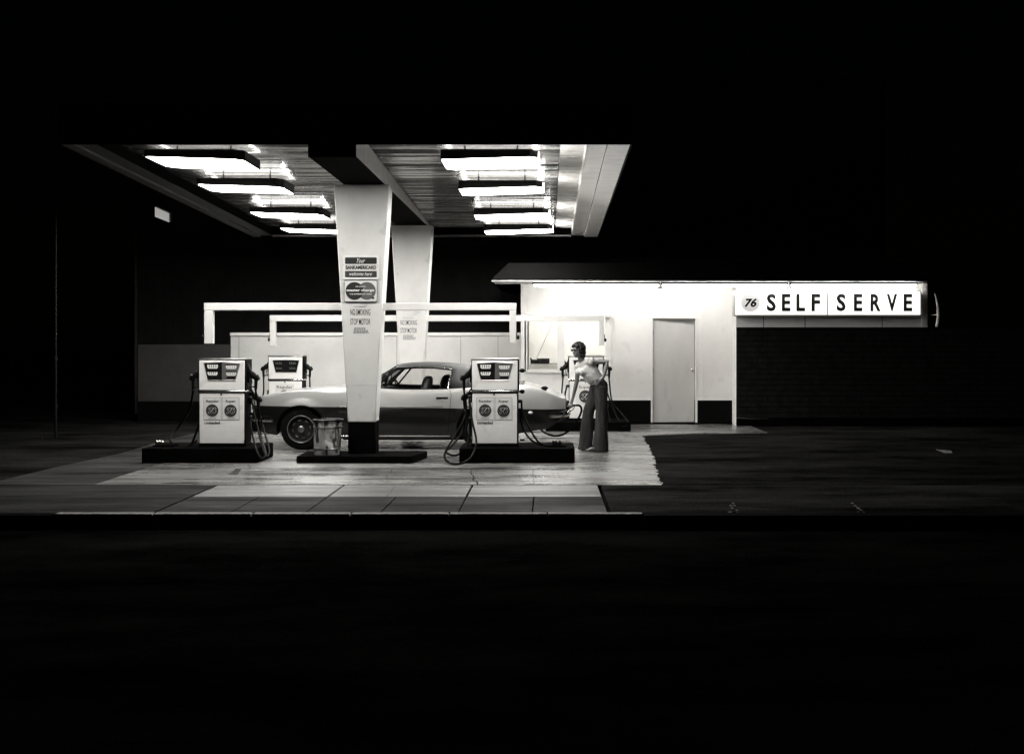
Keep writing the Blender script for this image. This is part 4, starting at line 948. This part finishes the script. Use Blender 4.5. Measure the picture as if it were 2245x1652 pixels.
# interior
it = MB(); it.box((-2.75, YC - .74, .35), (-.6, YC + .74, .4)); it.box((-2.8, YC - .74, .4), (-2.5, YC + .74, .90)); it.box((-2.6, YC - .76, .4), (-.9, YC - .73, .885)); it.box((-2.6, YC + .73, .4), (-.9, YC + .76, .885)); it.box((-1.15, YC - .6, .4), (-.55, YC + .6, .84)); it.box((-.75, YC - .73, .4), (-.4, YC + .73, .92))
it.build('cabin_tub', 'interior', car, smooth=False)
for sg in (-1, 1):
    x_ = -1.95 + (.0 if sg < 0 else .22)
    se = MB(); se.box((x_ - .5, YC + sg * .36 - .24, .4), (x_ + .05, YC + sg * .36 + .24, .58))
    bkr = []
    for z, w2, d in ((.55, .25, .10), (.75, .25, .09), (.88, .22, .075), (.95, .18, .085), (1.0, .15, .082), (1.05, .12, .07), (1.085, .07, .04)):
        xx_ = x_ + .02 + (z - .55) * .22; bkr.append([(xx_ + d * math.cos(a), YC + sg * .36 + w2 * math.sin(a), z) for a in [2 * math.pi * k / 14 for k in range(14)]])
    se.loft(bkr); se.build('seat', 'seat_black', car, angle=60)
sw_ = MB(); c = Vector((-2.25, YC - .36, .86)); R = Matrix.Rotation(math.radians(65), 3, 'Y'); ring = [c + R @ Vector((.18 * math.cos(a), .18 * math.sin(a), 0)) for a in [2 * math.pi * k / 24 for k in range(25)]]
sw_.tube(ring, .011, 6, cap=False); sw_.tube([c, c + Vector((-.22, 0, -.08))], .02, 8); sw_.tube([ring[6], ring[18]], .01, 6); sw_.build('steering_wheel', 'black_paint', car)

# ------------------------------------------------------------------ woman
WYc = 17.5
wp = thing('person', 'woman in pale tee and flared jeans leaning to hold the fuel nozzle', 'person', (XX(1305, WYc), WYc, 0))
fw = Vector((-.72, -.69, 0)).normalized()        # where her body faces
side = Vector((.69, -.72, 0)).normalized()       # towards her left hand
RS, LS = P(1268, 801, 17.64), P(1295, 791, 17.40)
RE, RWr = P(1264.5, 836, 17.70), P(1256, 872, 17.78)
LE, LW = P(1332, 793, 17.34), P(1323, 826, 17.30)
NK, HD = P(1276, 795, 17.52), P(1268.5, 768, 17.48)
PV = P(1314, 842, 17.47)
hf = Vector((-.80, -.58, -.10)).normalized(); hr = Vector((.58, -.80, 0)).normalized(); hu = hr.cross(hf) * -1
hu = hf.cross(hr); hu = hu if hu.z > 0 else -hu
HR = Matrix((hr, hf, hu)).transposed()           # columns: right, forward, up
H = lambda r, f, u: HD + hr * r + hf * f + hu * u
bd = MB()
bd.ell(H(0, -.01, .018), (.072, .090, .088), HR); bd.ell(H(0, .020, -.035), (.058, .068, .068), HR); bd.ell(H(0, .055, -.082), (.026, .026, .022), HR)
bd.tube([H(0, .080, .012), H(0, .102, -.018), H(0, .092, -.030)], [.008, .014, .010], 8)
bd.ell(H(0, .082, -.052), (.024, .014, .008), HR); bd.ell(H(0, .080, -.064), (.020, .014, .007), HR); bd.ell(H(0, .072, .03), (.052, .018, .012), HR)
for s2 in (-1, 1): bd.ell(H(s2 * .073, -.01, -.01), (.010, .018, .030), HR); bd.ell(H(s2 * .036, .055, -.030), (.024, .026, .022), HR)
bd.tube([H(0, -.02, -.06), NK + Vector((0, 0, .01)), NK + Vector((.025, .0, -.04))], [.046, .045, .055], 12)
CH = P(1287, 808, 17.50)
bd.tube([NK + Vector((.03, 0, -.04)), CH, P(1302, 826, 17.48), PV], [.06, .085, .075, .075], 14)
bd.tube([CH + (NK - CH) * .5, RS], [.06, .042], 10); bd.tube([CH + (NK - CH) * .5, LS], [.06, .045], 10)
bd.tube([RS, RS.lerp(RE, .5), RE, RE.lerp(RWr, .3), RWr], [.042, .038, .032, .033, .021], 12)
bd.tube([LS, LS.lerp(LE, .5), LE, LE.lerp(LW, .3), LW], [.044, .040, .034, .034, .022], 12)
# right hand closed on the nozzle
RH = P(1251, 886, 17.79)
bd.tube([RWr, RWr.lerp(RH, .5), RH], [.021, .026, .024], 10); bd.ell(RH + Vector((.0, 0, .004)), (.036, .020, .028))
for k in range(4):
    b0 = RH + Vector((-.026 + .017 * k, -.014, .004)); bd.tube([b0, b0 + Vector((-.006, -.016, -.022)), b0 + Vector((-.002, -.008, -.045)), b0 + Vector((.004, .012, -.050))], [.0095, .009, .0085, .007], 8)
bd.tube([RH + Vector((.02, .0, .0)), RH + Vector((.0, .024, -.018)), RH + Vector((-.028, .028, -.022))], [.012, .010, .008], 8)
# left hand on the hip, fingers forward and down
LH = P(1315.5, 833, 17.30)
bd.tube([LW, LW.lerp(LH, .6), LH], [.022, .024, .024], 10); bd.ell(LH + Vector((-.005, 0, 0)), (.040, .018, .030))
for k in range(4):
    b0 = LH + Vector((-.028 + .006 * k, -.004, .018 - .014 * k)); L_ = (.070, .078, .074, .060)[k]
    bd.tube([b0, b0 + Vector((-.45 * L_, -.012, -.16 * L_ - .006 * k)), b0 + Vector((-.9 * L_, .0, -.55 * L_ - .008 * k))], [.0095, .009, .0075], 8)
bd.tube([LH + Vector((.015, .015, .01)), LH + Vector((.01, .045, -.01)), LH + Vector((-.005, .07, -.03))], [.012, .010, .008], 8)
# feet / shins inside the jeans
KN_R, KN_L = P(1290, 903, 17.50), P(1318, 900, 17.38)
AN_R, AN_L = P(1287, 978, 17.56), P(1303, 976, 17.42)
bd.tube([PV + Vector((-.05, .05, -.03)), KN_R, AN_R], [.055, .05, .035], 12); bd.tube([PV + Vector((.03, -.04, -.03)), KN_L, AN_L], [.055, .05, .035], 12)
remesh(bd, 'body', 'skin', wp, .0058, 2)
# shirt
sh = MB()
sh.tube([NK + Vector((.030, .0, -.045)), NK + Vector((.045, .0, -.085)), CH, P(1297, 821, 17.48), P(1306, 832, 17.475)], [.078, .118, .134, .130, .120], 18)
sh.tube([CH + (NK - CH) * .45, RS], [.085, .058], 12); sh.tube([CH + (NK - CH) * .50, LS], [.085, .062], 12)
sh.tube([RS, RS.lerp(RE, .36)], [.060, .060], 12); sh.tube([LS, LS.lerp(LE, .18)], [.062, .060], 12)
for s2 in (-1, 1): sh.ell(P(1281, 815, 17.5) + fw * .068 + side * s2 * .045, (.060, .060, .056))
sh.tube([P(1306, 830, 17.475), P(1313, 837, 17.47)], [.112, .108], 18)
shirt = remesh(sh, 'shirt', 'shirt', wp, .0075, 10, .010)
# neckline
nk = MB(); nc = P(1272, 800, 17.47)
# jeans
je = MB()
je.ell(PV + Vector((.005, 0, -.025)), (.115, .112, .11)); je.tube([P(1308, 834, 17.475), PV, PV + Vector((.0, 0, -.06))], [.097, .112, .108], 16)
je.ell(PV + Vector((.06, .05, -.03)), (.07, .07, .085))
je.tube([PV + Vector((-.03, .05, .02)), PV + Vector((-.045, .05, -.05)), P(1301, 872, 17.53), KN_R, P(1287, 935, 17.5), P(1284.5, 985.5, 17.5)], [.07, .098, .092, .086, .094, .118], 20)
je.tube([PV + Vector((.022, -.035, .03)), PV + Vector((.028, -.035, -.05)), P(1318, 872, 17.41), KN_L, P(1318, 935, 17.36), P(1316.5, 989, 17.35)], [.06, .100, .094, .082, .092, .122], 20)
remesh(je, 'flared_jeans', 'jeans', wp, .0085, 4, .008)
shm = MB(); q = P(1298, 985, 17.22); shm.ell(q + Vector((0, .05, .0)), (.04, .10, .03), Matrix.Rotation(-.5, 3, 'Z')); shm.build('shoe', 'shoe', wp, angle=60)
shm = MB(); q = P(1283, 986, 17.42); shm.ell(q + Vector((0, .05, .0)), (.05, .11, .035), Matrix.Rotation(.4, 3, 'Z')); shm.build('shoe', 'shoe', wp, angle=60)
# hair and glasses
ha = MB()
ha.ell(H(0, -.028, .035), (.088, .092, .092), HR); ha.ell(H(0, -.050, -.03), (.080, .062, .085), HR); ha.ell(H(0, .050, .085), (.058, .045, .030), HR)
for s2 in (-1, 1): ha.ell(H(s2 * .066, .0, .01), (.026, .045, .07), HR); ha.ell(H(s2 * .045, .055, .068), (.030, .034, .024), HR)
ha.ell(H(.05, -.03, -.08), (.045, .045, .04), HR); ha.ell(H(-.04, -.03, -.075), (.045, .045, .04), HR); ha.ell(H(.0, .0, .115), (.045, .05, .022), HR)
remesh(ha, 'hair', 'hair', wp, .007, 2, .022)
gs = MB()
for s2 in (-1, 1):
    gs.ell(H(s2 * .033, .094, .012), (.027, .006, .021), HR); gs.tube([H(s2 * .06, .088, .016), H(s2 * .074, .03, .014), H(s2 * .076, -.01, .008)], .004, 6)
gs.tube([H(-.01, .096, .016), H(.01, .096, .016)], .004, 6); gs.build('glasses', 'dark_glass', wp)
